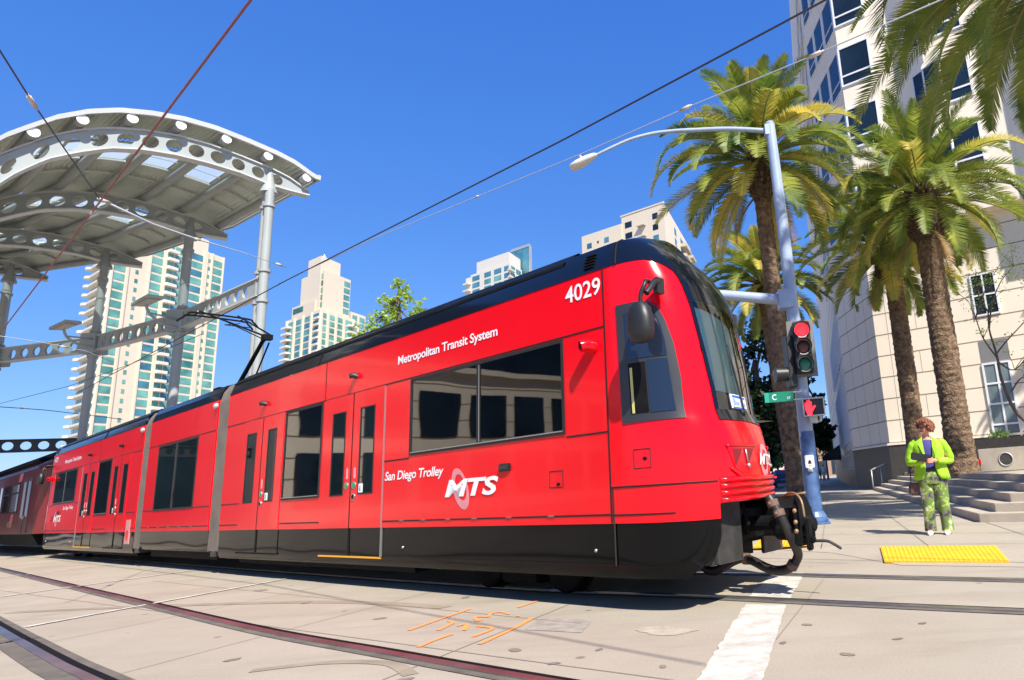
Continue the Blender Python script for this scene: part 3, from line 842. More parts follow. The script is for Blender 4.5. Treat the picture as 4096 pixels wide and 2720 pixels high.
def bb(a, b): return tuple(min(p, q) for p, q in zip(a, b)), tuple(max(p, q) for p, q in zip(a, b))
def nose_s(s):
    """y of the near side at length s (nose taper)"""
    if s <= N_S0: return 0.
    lo, hi = 0., 1.2
    for _ in range(40):
        m = (lo + hi) / 2
        if nose(m, 1.3).x < s: lo = m
        else: hi = m
    return nose(lo, 1.3).y
def see_through():
    m = bpy.data.materials.get('saloon_window_glass')
    if m: return m
    m = glass_mix(); m.name = 'saloon_window_glass'
    for n in m.node_tree.nodes:
        if n.type == 'BSDF_TRANSPARENT': n.inputs[0].default_value = (.30, .38, .35, 1)
        if n.type == 'FRESNEL': n.inputs[0].default_value = 1.75
        if n.type == 'BSDF_GLOSSY':        # float glass is never quite flat
            nt = m.node_tree; tc = nt.nodes.new('ShaderNodeTexCoord'); nz = nt.nodes.new('ShaderNodeTexNoise'); nz.inputs['Scale'].default_value = 1.1; nz.inputs['Detail'].default_value = 1; bp = nt.nodes.new('ShaderNodeBump'); bp.inputs['Strength'].default_value = .05; bp.inputs['Distance'].default_value = .05
            nt.links.new(tc.outputs['Object'], nz.inputs['Vector']); nt.links.new(nz.outputs['Fac'], bp.inputs['Height']); nt.links.new(bp.outputs[0], n.inputs['Normal'])
    return m
def glass_mix():
    m = bpy.data.materials.new('windscreen_glass'); m.use_nodes = True; nt = m.node_tree
    out = nt.nodes['Material Output']; nt.nodes.remove(nt.nodes['Principled BSDF'])
    t = nt.nodes.new('ShaderNodeBsdfTransparent'); t.inputs[0].default_value = (.82, .92, .87, 1)
    g = nt.nodes.new('ShaderNodeBsdfGlossy'); g.inputs['Roughness'].default_value = .02
    f = nt.nodes.new('ShaderNodeFresnel'); f.inputs[0].default_value = 1.7
    x = nt.nodes.new('ShaderNodeMixShader')
    nt.links.new(f.outputs[0], x.inputs[0]); nt.links.new(t.outputs[0], x.inputs[1]); nt.links.new(g.outputs[0], x.inputs[2]); nt.links.new(x.outputs[0], out.inputs['Surface'])
    return m

tram = empty('tram', T0, -R_(38), 'bright red three part tram numbered 4029 with black roof and grey bellows', 'tram')
XA = make_end(tram, False, False)
XB = make_end(tram, True, True)
# middle car
mb = MB(); mb.box((-13.0, 0, .77), (-8.63, 2.65, 3.24)); mid = mb.build('car_body', 'red', tram, bevel=.01); mid['label'] = 'short red middle car between the two bellows'
mb = MB(); mb.grid([[(s, y, z) for s in (-13.0, -8.63)] for y, z in ((0, 3.24), (.01, 3.27), (.05, 3.4), (.11, 3.52), (.35, 3.6), (.8, 3.72), (1.85, 3.72), (2.3, 3.6), (2.6, 3.4), (2.65, 3.24))])
for s in (-13.0, -8.63): mb.poly([(s, y, z) for y, z in ((0, 3.24), (.05, 3.4), (.11, 3.52), (.8, 3.72), (1.85, 3.72), (2.54, 3.52), (2.65, 3.24))])
mb.build('roof_shroud', 'roof_black', tram)
mb = MB(); mb.grid([[(s, y, z) for s in (-13.0, -12, -11, -10, -8.63)] for y, z in ((.06, .38), (.02, .46), (.012, .77))]); mb.grid([[(s, y, z) for s in (-13.0, -8.63)] for y, z in ((2.59, .38), (2.63, .46), (2.638, .77))]); mb.build('skirt', 'black_gloss', tram)
mb = MB(); mb.box((-12.9, .22, .22), (-8.7, 2.43, .76)); mb.build('underframe', 'under', tram)
def flat_window(s0, s1, z0, z1, mull):
    mb = MB(); w = .035
    for a, b, c, d in ((s0, s1, z0, z0 + w), (s0, s1, z1 - w, z1), (s0, s0 + w, z0 + w, z1 - w), (s1 - w, s1, z0 + w, z1 - w), (mull - .05, mull + .05, z0 + w, z1 - w)): mb.box((a, -.012, c), (b, .03, d))
    f = mb.build('window', 'rubber', tram)
    for a, b in ((s0 + w, mull - .05), (mull + .05, s1 - w)):
        mb = MB(); mb.box((a, -.002, z0 + w), (b, .02, z1 - w)); mb.build('pane', 'glass', f)
    mb = MB(); mb.box((mull - .02, -.017, z0 + .05), (mull + .02, -.012, z1 - .05)); mb.build('window_trim', 'frame_grey', f)
flat_window(-12.2, -9.60, 1.205, 2.62, -10.93)
mb = MB()
for s0, s1, z in ((-12.98, -8.65, 2.645), (-12.98, -12.22, 1.22), (-9.58, -8.65, 1.22), (-12.98, -8.65, .86)): mb.box((s0, -.0045, z - .008), (s1, .005, z + .008))
mb.build('panel_seam', 'seam', mid)
for s in (-12.4, -11.6, -11.0, -10.4, -9.6): pass
mb = MB()
for s in (-12.4, -11.7, -11.0, -10.3, -9.6): mb.box((s - .05, -.012, .845), (s + .05, 0, .865))
mb.build('panel_hinge', 'hinge', mid)
# bellows: upright folds wrapped over the roof
for s0, s1 in ((-8.63, -8.05), (-13.52, -13.0)):
    mb = MB(); sec = [(0.02, .40), (.02, 3.2), (.07, 3.38), (.16, 3.52), (.5, 3.62), (2.15, 3.62), (2.5, 3.52), (2.58, 3.38), (2.63, 3.2), (2.63, .40)]
    rows = []
    nf = 7
    for i in range(nf * 4 + 1):
        d = .028 * (math.cos(2 * math.pi * i / 4) * .5 + .5) if 0 < i < nf * 4 else -.0
        rows.append([(s0 + (s1 - s0) * i / (nf * 4), 1.325 + (y - 1.325) * (1 - d / 1.325), z - (d if z > 3 else 0)) for y, z in sec])
    mb.grid(rows)
    bl = mb.build('bellows', 'bellows', tram)
    mb = MB(); mb.box((s0 - .01, .3, .30), (s1 + .01, 2.3, .44)); mb.box(((s0 + s1) / 2 - .12, .02, .30), ((s0 + s1) / 2 + .10, .3, .40)); mb.build('bellows_hanger', 'steel', bl, bevel=.01)
    mb = MB(); mb.sphere((s0 - .06, -.02, 3.12), .06, 8, 6); mb.build('end_lamp', 'galv', bl, smooth=True)
# mirror on the near side of the cab
mb = MB()
mb.tube(catmull([(2.60, nose_s(2.5) + .05, 2.93), (2.62, -.06, 2.95), (2.66, -.13, 2.90), (2.63, -.16, 2.80), (2.62, -.16, 2.70)], 4), .022, 8)
mb.tube([(2.66, .09, 2.96), (2.69, -.03, 2.93), (2.68, -.14, 2.80)], .03, 8)
mb.obox((2.665, .06, 2.91), (.028, 0, .0), (0, .05, 0), (0, 0, .075))
mr = mb.build('mirror', 'blackplastic', tram, smooth=True, angle=.8)
mb = MB()
rows = []
for z, a, b in ((2.34, .05, .035), (2.37, .115, .075), (2.45, .135, .09), (2.56, .135, .09), (2.66, .11, .08), (2.71, .06, .05)):
    rows.append([(2.635 + .03 * (2.55 - z) + a * math.cos(t) * (abs(math.cos(t)) ** -.25 if abs(math.cos(t)) > .05 else 1), -.19 + b * math.sin(t), z) for t in [2 * math.pi * k / 18 for k in range(18)]])
mb.grid(rows, True); mb.poly(rows[0]); mb.poly(rows[-1])
mb.build('mirror_head', 'blackplastic', mr, smooth=True)
# the same mirror seen at the far cab
m2 = mr.copy(); COL.objects.link(m2); m2.parent = tram
m2.location = (-21.57, 0, 0); m2.scale = (-1, 1, 1)
c2 = mr.children[0].copy(); COL.objects.link(c2); c2.parent = m2
# lettering and logos
fw = lambda u, v: Vector((u, -.009, v))
text_on('fleet_number', '4029', lambda u, v: Vector((u, -.006, v)), (1.44, 1.96, 2.985, 3.165), 'white', tram, 0, .012)
text_on('lettering', 'Metropolitan Transit System', lambda u, v: Vector((u, -.006, v)), (-1.90, .28, 2.835, 2.985), 'white', tram, 0, .018, .96)
text_on('lettering', 'San Diego Trolley', lambda u, v: Vector((u, -.006, v)), (-2.15, -.78, 1.325, 1.475), 'white', tram, .18, .018, .96)
def logo(off, sc_=1.):
    mb = MB()
    for k in range(64):
        t0 = 2 * math.pi * k / 64; t1 = t0 + .060
        def P(a, b, cx, cz, t):
            x = cx + a * math.cos(t); z = cz + b * math.sin(t)
            return Vector((off + (-.43 + (x - (z) * .36)) * 1., -.006, 1.19 + z))
        q = [P(.155, .235, 0, 0, t0), P(.155, .235, 0, 0, t1), P(.100, .150, .012, .015, t1), P(.100, .150, .012, .015, t0)]
        mb.poly(q)
    lg = mb.build('logo', 'pink', tram, fix=False)
    text_on('logo_lettering', 'MTS', lambda u, v: Vector((off + u, -.009, v)), (-.74, .29, 1.10, 1.30), 'white', lg, .22, .035)
logo(0)
logo(-21.75)
text_on('lettering', 'Metropolitan Transit System', lambda u, v: Vector((u, -.006, v)), (-21.9, -19.75, 2.835, 2.985), 'white', tram, 0, .018, .96)
text_on('lettering', 'San Diego Trolley', lambda u, v: Vector((u, -.006, v)), (-21.35, -20.0, 1.42, 1.55), 'white', tram, .18, .018, .96)
text_on('fleet_number', '4029', lambda u, v: Vector((u, -.006, v)), (-23.5, -23.0, 3.00, 3.165), 'white', tram, 0, .008)
mb = MB(); mb.box((-14.2, -.008, .50), (-13.85, .02, 1.05)); nt_ = mb.build('notice_plate', mat('faded_red_notice', (.62, .25, .24), .5), tram)
mb = MB(); mb.lathe((-14.02, -.009, .70), [(.12, 0), (.12, .004)], 16, (0, -1, 0)); mb.build('notice_symbol', 'red', nt_)
# coupler, hose, chains at the front end
mb = MB()
mb.tube([(2.2, 1.3, .65), (2.66, 1.3, .65), (2.67, 1.3, .65), (3.0, 1.3, .65)], [.12, .12, .075, .075], 14)
mb.box((2.30, 1.0, .50), (2.62, 1.6, .80)); mb.tube([(2.98, 1.3, .64), (3.06, 1.3, .64)], .15, 14)
mb.box((3.05, 1.12, .57), (3.28, 1.45, .80)); mb.tube([(3.04, 1.2, .60), (3.20, 1.2, .585)], .095, 14); mb.tube([(2.98, 1.16, .70), (3.3, 1.16, .74)], .03, 8)
cp = mb.build('coupler', 'under', tram, bevel=.012)
mb = MB(); mb.prism([(3.28, 1.06, .46), (3.28, 1.36, .46), (3.28, 1.38, .70), (3.28, 1.26, .90), (3.28, 1.12, .92), (3.28, 1.06, .80)], (.06, 0, 0))
mb.tube([(3.34, 1.24, .64), (3.41, 1.24, .64)], [.10, .06], 14); mb.tube([(3.30, 1.12, .52), (3.46, 1.12, .52)], .03, 8); mb.box((3.38, 1.08, .42), (3.42, 1.16, .70))
mb.build('coupler_head', 'under', cp, bevel=.012)
mb = MB()
for z in (.78, .68, .60): mb.sphere((3.34, 1.0, z), .022, 8, 6)
mb.tube(catmull([(3.10, 1.2, .90), (3.2, 1.15, .93), (3.32, 1.08, .93), (3.40, 1.04, .86), (3.42, 1.03, .72)], 4), .011, 6)
mb.tube([(3.1, 1.25, .90), (3.36, 1.2, .93)], .012, 6)
mb.build('coupler_lever', mat('brass_brown', (.30, .19, .10), .5, metal=.4), cp, smooth=True)
mb = MB(); mb.tube(catmull([(3.38, 1.25, .49), (3.5, 1.25, .49), (3.56, 1.25, .47), (3.64, 1.25, .425)], 4), .014, 8); mb.build('uncoupling_rod', 'steel', cp, smooth=True)
hp = [(1.98, 1.25, .30), (2.07, 1.25, .22), (2.18, 1.25, .185), (2.31, 1.25, .23), (2.44, 1.25, .29), (2.55, 1.25, .32), (2.67, 1.25, .30), (2.82, 1.25, .24), (2.96, 1.25, .215), (3.10, 1.25, .25), (3.19, 1.25, .36), (3.235, 1.10, .50), (3.23, 1.02, .62), (3.20, .98, .74), (3.15, .96, .84), (3.10, .96, .92)]
mb = MB(); mb.tube(catmull(hp, 5), .045, 12)
hs_ = mb.build('hose', mat('hose_rubber', (.022, .018, .017), .45, noise_=(9, .4)), tram, smooth=True)
for c, d in (((3.12, 1.25, .268), (.6, 0, .8)), ((2.60, 1.25, .316), (1, 0, 0)), ((3.19, .975, .765), (-.3, 0, 1)), ((3.14, .96, .855), (-.3, 0, 1))):
    mb = MB(); d = Vector(d).normalized(); c = Vector(c); mb.tube([c - d * .03, c + d * .03], .056, 12); mb.sphere(c - Vector((0, .058, 0)), .018, 8, 6)
    mb.build('hose_clamp', 'rust', hs_, smooth=True, angle=.7)
for s in (2.565, 2.64):
    mb = MB()
    for k in range(11):
        z = .69 - k * .030; a = Vector((.009, 0, 0)) if k % 2 else Vector((0, .009, 0))
        mb.tube([Vector((s, 1.1, z + .018)) - a, Vector((s, 1.1, z + .018)) + a, Vector((s, 1.1, z - .018)) + a, Vector((s, 1.1, z - .018)) - a, Vector((s, 1.1, z + .018)) - a], .0035, 5)
    mb.build('chain', 'rust', tram)
mb = MB(); mb.box((2.25, .9, .48), (2.72, 1.05, .90)); mb.box((2.3, 1.6, .5), (2.8, 2.0, .88)); mb.tube([(2.80, .95, .90), (2.86, .95, .66)], .02, 6); mb.build('coupler_bracket', 'under', tram, bevel=.01)
# pantograph on the roof by the bellows
mb = MB(); mb.box((-12.3, .75, 3.72), (-10.6, 1.9, 3.84)); mb.box((-12.1, .9, 3.84), (-11.75, 1.75, 3.98))
pg = mb.build('pantograph', 'under', tram, bevel=.01)
mb = MB(); mb.tube([(-11.95, 1.325, 3.95), (-10.49, 1.325, 4.90), (-10.21, 1.325, 5.00)], [.055, .045, .05], 8)
mb.tube([(-11.25, 1.42, 3.95), (-10.36, 1.42, 4.86)], .018, 6); mb.box((-10.36, 1.24, 4.90), (-10.20, 1.44, 5.02)); mb.build('lower_arm', 'under', pg)
mb = MB()
for dy in (-.22, .22):
    mb.tube([(-10.25, 1.325 + dy * .5, 5.0), (-13.6, 1.325 + dy * 2.0, 6.22)], .022, 6)
mb.tube([(-10.38, 1.325, 4.92), (-12.9, 1.325, 5.84)], .014, 6); mb.tube([(-12.2, 1.05, 5.6), (-12.2, 1.6, 5.6)], .012, 6); mb.tube([(-12.2, 1.05, 5.6), (-13.2, 1.7, 5.92)], .010, 6); mb.build('upper_arm', 'under', pg)
mb = MB()
for s in (-13.75, -13.4):
    mb.tube(catmull([(s, .45, 5.92), (s, .58, 6.05), (s, .75, 6.12), (s, 1.9, 6.12), (s, 2.07, 6.05), (s, 2.2, 5.92)], 4), .025, 6)
mb.tube([(-13.75, .8, 6.11), (-13.4, .8, 6.11)], .018, 6); mb.tube([(-13.75, 1.85, 6.11), (-13.4, 1.85, 6.11)], .018, 6)
mb.build('contact_strip', 'under', pg)

# ------------------------------------------------------------------ older tram behind, its shade painted into the body colour
t2o = empty('tram', T0 + TT * -25.6 + TN * .05, -R_(38), 'tram behind the bright red tram, its shade painted into the maroon colour', 'tram')
mb = MB()
prof = [(.02, .75), (0, 1.0), (0, 2.95), (.06, 3.1), (.3, 3.3), (.75, 3.42), (1.325, 3.46), (1.9, 3.42), (2.35, 3.3), (2.59, 3.1), (2.65, 2.95), (2.65, 1.0), (2.63, .75)]
rows = [[(-s * 1., 1.325 + (y - 1.325) * k, .75 + (z - .75) * kz) for y, z in prof] for s, k, kz in ((0.05, .60, .90), (.12, .80, .95), (.4, .93, .99), (.9, 1, 1), (12, 1, 1), (24, 1, 1))]
mb.grid(rows); mb.poly(rows[0]); mb.poly(rows[-1]); bd = mb.build('car_body', 'red_shade', t2o, smooth=True, weld=True, angle=.5)
mb = MB(); mb.box((-23, .4, 3.40), (-1.2, 2.25, 3.62)); mb.box((-22, .2, 3.3), (-2.5, .5, 3.5)); mb.build('roof_equipment', 'under', t2o, bevel=.06)
mb = MB(); mb.box((-23.5, .04, .35), (-.8, 2.6, .75)); mb.build('skirt', 'under', t2o)
mb = MB(); mb.box((-24, -.01, 3.02), (-.9, .02, 3.09)); mb.build('roof_band', mat('blue_grey_band', (.10, .13, .30), .3), t2o)
for a, b in ((-3.35, -2.55), (-2.45, -1.65), (-9.5, -8.7), (-8.6, -7.8)):
    mb = MB(); mb.box((a, -.012, .8), (b, .02, 2.75)); dr = mb.build('door', mat('door_paint_with_shade', (.12, .01, .014), .35), t2o)  # doors carry the same shade in their colour
    mb = MB(); mb.box((a + .16, -.018, 1.35), (b - .16, -.010, 2.62)); mb.build('door_window', 'glass', dr)
    mb = MB(); mb.sphere((b - .1 if a < -3 else a + .1, -.03, 1.35), .06, 8, 6, 1, .4, 1.3); mb.build('door_handle', mat('pale_brass', (.5, .46, .3), .4), dr, smooth=True)
for a, b in ((-5.6, -4.1), (-7.5, -6.0), (-12, -10)):
    mb = MB(); mb.box((a, -.012, 1.55), (b, .02, 2.65)); w = mb.build('window', 'rubber', t2o)
    mb = MB(); mb.box((a + .05, -.016, 1.6), (b - .05, -.010, 2.25)); mb.box((a + .05, -.016, 2.32), (b - .05, -.010, 2.6)); mb.build('pane', 'glass', w)
mb = MB()
for (s0, s1, z0, z1, sh) in ((-4.6, -3.9, 2.70, 3.0, .2), (-5.4, -4.8, 1.0, 1.5, .2)):
    mb.prism([(s0, -.006, z0), (s1, -.006, z0), (s1 + sh, -.006, z1), (s0 + sh, -.006, z1)], (0, .004, 0))
mb.build('red_stripe', 'red', t2o)
text_on('logo_lettering', 'MTS', lambda u, v: Vector((u, -.008, v)), (-5.9, -4.7, 1.0, 1.22), mat('faded_gold', (.45, .28, .16), .5), t2o, .22, .03)
# ------------------------------------------------------------------ station canopy
CC_ = [Vector((-14.59, 22.29, 0)), Vector((-20.18, 25.97, 0)), Vector((-26.0, 28.63, 0)), Vector((-31.38, 29.64, 0)), Vector((-36.9, 29.9, 0))]
HD_ = [42, 46, 49, 52, 54]
LOW = [(-1.3, 12.50), (-.6, 12.50), (0, 12.54), (.95, 12.72), (1.9, 12.78), (2.8, 12.78), (3.65, 12.68), (4.45, 12.46), (5.15, 12.08), (5.82, 11.63), (6.42, 10.98), (6.72, 10.55), (7.3, 9.7), (7.8, 8.7)]
UPP = [(-1.3, 12.62), (-.6, 12.98), (0, 13.15), (.95, 13.32), (1.9, 13.45), (2.8, 13.45), (3.65, 13.33), (4.45, 13.12), (5.15, 12.80), (5.82, 12.35), (6.42, 11.78), (6.80, 11.40), (7.55, 10.4), (8.2, 9.2)]
def vdir(h): return Vector((-math.sin(R_(h)), -math.cos(R_(h)), 0))
def axd(h): return Vector((-math.cos(R_(h)), math.sin(R_(h)), 0))
def arch_pt(i, s, z): return CC_[i] + vdir(HD_[i]) * s + Vector((0, 0, z))
cano = empty('station_canopy', CC_[0], 0, 'grey steel vaulted station canopy on tall twin tube columns with round holes in its arches', 'canopy')
OFF = Matrix.Translation(-CC_[0])
def holed(mb, P00, P10, P11, P01, rad, thick, n=20):
    """quad plate with a round hole; P00->P10 along, P00->P01 up; extruded by vector thick"""
    P00, P10, P11, P01 = map(Vector, (P00, P10, P11, P01)); thick = Vector(thick)
    c = (P00 + P10 + P11 + P01) / 4
    ux = ((P10 - P00) + (P11 - P01)) / 2; uy = ((P01 - P00) + (P11 - P10)) / 2
    hx, hy = ux.length / 2, uy.length / 2; ex, ey = ux.normalized(), uy.normalized()
    out, inn = [], []
    for k in range(n):
        t = 2 * math.pi * k / n + math.pi / 4
        ct, st_ = math.cos(t), math.sin(t); m = max(abs(ct), abs(st_)); u, v = ct / m, st_ / m
        out.append(P00 * (1 - u) * (1 - v) / 4 + P10 * (1 + u) * (1 - v) / 4 + P11 * (1 + u) * (1 + v) / 4 + P01 * (1 - u) * (1 + v) / 4)
        inn.append(c + ex * rad * ct + ey * rad * st_)
    vs = out + inn + [p + thick for p in out] + [p + thick for p in inn]
    fs = []
    for k in range(n):
        k2 = (k + 1) % n
        fs += [(k, k2, n + k2, n + k), (2 * n + k, 3 * n + k, 3 * n + k2, 2 * n + k2), (n + k, n + k2, 3 * n + k2, 3 * n + k)]
    mb.add(vs, fs)
def pl(tab, s): return interp(s, tab)
for i in range(5):
    mb = MB(); th = axd(HD_[i]) * .10
    cells = [-.55 + .62 * k for k in range(14)]
    mb.prism([arch_pt(i, s, z) for s, z in ((-1.3, 12.50), (-.55, pl(LOW, -.55)), (-.55, pl(UPP, -.55)), (-1.3, 12.62))], th)
    for a, b in zip(cells, cells[1:]):
        h = (pl(UPP, (a + b) / 2) - pl(LOW, (a + b) / 2))
        q = [arch_pt(i, a, pl(LOW, a)), arch_pt(i, b, pl(LOW, b)), arch_pt(i, b, pl(UPP, b)), arch_pt(i, a, pl(UPP, a))]
        if -.1 < (a + b) / 2 < .3: mb.prism(q, th)
        else: holed(mb, *q, min(.225, h * .34), th)
    web = mb.build('arch_beam', 'canopy', cano, M=OFF)
    mb = MB()
    for tab, w in ((LOW, .34), (UPP, .26)):
        ss = lin(-1.32, 7.8, 40)
        a_ = axd(HD_[i])
        rows = []
        for s in ss:
            z = pl(tab, s); c = arch_pt(i, s, z) + a_ * .05
            dz = -.05 if tab is LOW else .05
            rows.append([c - a_ * w / 2, c + a_ * w / 2, c + a_ * w / 2 + Vector((0, 0, dz)), c - a_ * w / 2 + Vector((0, 0, dz))])
        mb.grid(rows, True); mb.poly(rows[0]); mb.poly(rows[-1])
    mb.build('beam_flange', 'canopy_white', web, M=OFF, smooth=False)
# roof: corrugated cells between arches, glazed cells next to each arch, tubes along the vault
AX0 = -(CC_[1] - CC_[0]).normalized()
def roof_pt(u, s):
    """u in [-0.3, 4]: position along the vault in arch units"""
    if u < 0:
        p = arch_pt(0, s, pl(UPP, s)); return p + AX0 * (-u * 6.7) + Vector((0, 0, .52))
    i = min(int(u), 3); f = u - i
    return arch_pt(i, s, pl(UPP, s)).lerp(arch_pt(i + 1, s, pl(UPP, s)), f) + Vector((0, 0, .52))
tubes_s = [-1.05, .25, 1.55, 2.85, 4.1, 5.25, 6.25, 7.1, 7.7]
mb = MB(); gls = [MB() for _ in range(4)]
us = [-.05] + [i + f for i in range(4) for f in (0, .04, .33, .60, .80, .98)] + [4]
S_ = lin(-1.45, 8.0, 140)
for u0, u1 in zip(us, us[1:]):
    for s0, s1 in zip(S_, S_[1:]):
        sm = (s0 + s1) / 2; fr_ = u0 % 1
        glz = u0 >= 0 and abs(fr_ - .33) < .01 and any(a + .22 < sm < b - .22 for a, b in zip(tubes_s[1:-2], tubes_s[2:-1]))
        k = S_.index(s0)
        if glz: gls[int(u0)].grid([[roof_pt(u0, s0), roof_pt(u0, s1)], [roof_pt(u1, s0), roof_pt(u1, s1)]])
        else:
            z0 = .10 if k % 2 else 0; z1 = .10 - z0
            mb.grid([[roof_pt(u0, s0) + Vector((0, 0, z0)), roof_pt(u0, s1) + Vector((0, 0, z1))], [roof_pt(u1, s0) + Vector((0, 0, z0)), roof_pt(u1, s1) + Vector((0, 0, z1))]])
rf = mb.build('roof_sheet', 'corr', cano, M=OFF, fix=False)
gm = bpy.data.materials.new('roof_glazing'); gm.use_nodes = True
_nt = gm.node_tree; _t = _nt.nodes.new('ShaderNodeBsdfTransparent'); _t.inputs[0].default_value = (.62, .74, .75, 1); _d = _nt.nodes.new('ShaderNodeBsdfTranslucent'); _d.inputs[0].default_value = (.75, .8, .78, 1)
_x2 = _nt.nodes.new('ShaderNodeMixShader'); _x2.inputs[0].default_value = .35; _nt.links.new(_t.outputs[0], _x2.inputs[1]); _nt.links.new(_d.outputs[0], _x2.inputs[2]); _nt.links.new(_x2.outputs[0], _nt.nodes['Material Output'].inputs['Surface'])
for gl in gls: gl.build('roof_glazing', gm, cano, M=OFF, fix=False)
for u in [i + f for i in range(4) for f in (.33, .60, .465, .80)]:
    mb = MB()
    for a, b in zip(tubes_s, tubes_s[1:]):
        P = [roof_pt(u, s) - Vector((0, 0, .06)) for s in lin(a + .15, b - .15, 4)]
        mb.tube(P, .045 if abs(u % 1 - .465) > .01 else .02, 6)
    mb.build('roof_batten', 'canopy_white', cano, M=OFF)
for s in tubes_s:
    mb = MB()
    P = [roof_pt(u, s) - Vector((0, 0, .25)) for u in (-.055, 0, 1, 2, 3, 4)]
    mb.tube(P, .145, 14)
    tb = mb.build('purlin_tube', 'canopy', cano, M=OFF, smooth=True, angle=.8)
    d = (P[1] - P[0]).normalized()
    mb = MB(); mb.tube([P[0] - d * .02, P[0] + d * .01], .153, 16); mb.build('end_cap', 'white', tb, M=OFF)
mb = MB()   # curved front fascia
rows = []
for s in lin(-1.5, 8.05, 60):
    p = roof_pt(-.05, s)
    rows.append([p + AX0 * .0 - Vector((0, 0, .10)), p + AX0 * .10 + Vector((0, 0, -.10)), p + AX0 * .12 + Vector((0, 0, .06)), p - AX0 * .30 + Vector((0, 0, .13))])
mb.grid(rows, True); mb.poly(rows[0]); mb.poly(rows[-1])
mb.build('fascia', 'canopy_white', cano, M=OFF, smooth=True, angle=.6)
mb = MB()
rows = []
for u in [-.05, 0, 1, 2, 3, 4]:
    p = roof_pt(u, -1.47); o = -vdir(HD_[0])
    rows.append([p - Vector((0, 0, .08)), p + o * .06 - Vector((0, 0, .08)), p + o * .06 + Vector((0, 0, .14)), p + Vector((0, 0, .14))])
mb.grid(rows, True); mb.poly(rows[0]); mb.poly(rows[-1]); mb.build('eaves_edge', 'canopy', cano, M=OFF)
# twin tube columns with collars
for i in range(4):
    d = axd(HD_[i]) * .17
    mb = MB()
    a = CC_[i]
    mb.tube([a - d * 1.25, a - d * 1.25 + Vector((0, 0, 8.7)), a - d * .9 + Vector((0, 0, 12.3))], .15, 14)
    mb.tube([a + d * 1.25, a + d * 1.25 + Vector((0, 0, 8.7)), a + d * .9 + Vector((0, 0, 12.3))], .15, 14)
    cl = mb.build('column', 'canopy', cano, M=OFF, smooth=True, angle=.8)
    for z in (8.05, 9.15, 11.6):
        for q in (-1, 1):
            mb = MB()
            e = 1.25 if z < 9 else (1.2 if z < 10 else .95)
            mb.tube([a + d * q * e + Vector((0, 0, z)), a + d * q * e + Vector((0, 0, z + .10))], .20, 14)
            mb.build('column_collar', 'canopy', cl, M=OFF, smooth=True, angle=.7)
    mb = MB()
    mb.tube([a + Vector((0, 0, 12.2)), a + Vector((0, 0, 12.6)), a + Vector((0, 0, 13.2))], [.30, .17, .05], 10)
    mb.build('column_head', 'canopy', cl, M=OFF, smooth=True, angle=.7)
# cross beam with a row of round holes between the columns
bm_ = empty('holed_beam', CC_[0] + Vector((0, 0, 8.2)), 0, 'steel beam with a row of round holes joining the canopy columns', 'beam')
OB = Matrix.Translation(-(CC_[0] + Vector((0, 0, 8.2))))
mb = MB()
pts = CC_ + [Vector((-42, 28.6, 0))]
for a, b in zip(pts, pts[1:]):
    L = (b - a).length; n = int(L / .62); d = (b - a).normalized(); nn = Vector((-d.y, d.x, 0)) * .09
    for k in range(n):
        p, q = a.lerp(b, k / n), a.lerp(b, (k + 1) / n)
        f = [p + Vector((0, 0, 8.35)), q + Vector((0, 0, 8.35)), q + Vector((0, 0, 8.95)), p + Vector((0, 0, 8.95))]
        if 0 < k < n - 1: holed(mb, *f, .21, nn)
        else: mb.prism(f, nn)
w_ = mb.build('web', 'canopy', bm_, M=OB)
mb = MB()
for a, b in zip(pts, pts[1:]):
    for z in (8.33, 8.97): mb.bar(a + Vector((0, 0, z)), b + Vector((0, 0, z)), .30, .045)
mb.build('flange', 'canopy_white', bm_, M=OB)
mb = MB()
for a in pts[1:-1]: mb.box((a.x - .36, a.y - .36, 8.2), (a.x + .36, a.y + .36, 9.1))
mb.build('gusset', 'canopy', bm_, M=OB, bevel=.02)
# a second such beam, lower and farther left, over the dark tram
b2 = empty('holed_beam', (-30, 33.5, 4.2), 0, 'lower holed beam over the roof of the shade-painted tram', 'beam')
a, b = Vector((-46, 21.0, 4.18)), Vector((-27.5, 36.2, 4.62)); mb = MB(); n = 38
d = (b - a).normalized(); nn = Vector((-d.y, d.x, 0)).normalized() * .08
OB2 = Matrix.Translation((30, -33.5, -4.2))
for k in range(n):
    p, q = a.lerp(b, k / n), a.lerp(b, (k + 1) / n); holed(mb, p, q, q + Vector((0, 0, .58)), p + Vector((0, 0, .58)), .20, nn)
mb.build('web', 'frame_grey', b2, M=OB2)
mb = MB(); mb.bar(a, b, .22, .04); mb.bar(a + Vector((0, 0, .58)), b + Vector((0, 0, .58)), .22, .04); mb.build('flange', 'frame_grey', b2, M=OB2)
mb = MB(); mb.tube([(-27.5, 36.2, 0), (-27.5, 36.2, 5.3)], .16, 12); mb.tube([(-46, 21.0, 0), (-46, 21.0, 5.0)], .16, 12); mb.build('post', 'canopy', b2, M=OB2)
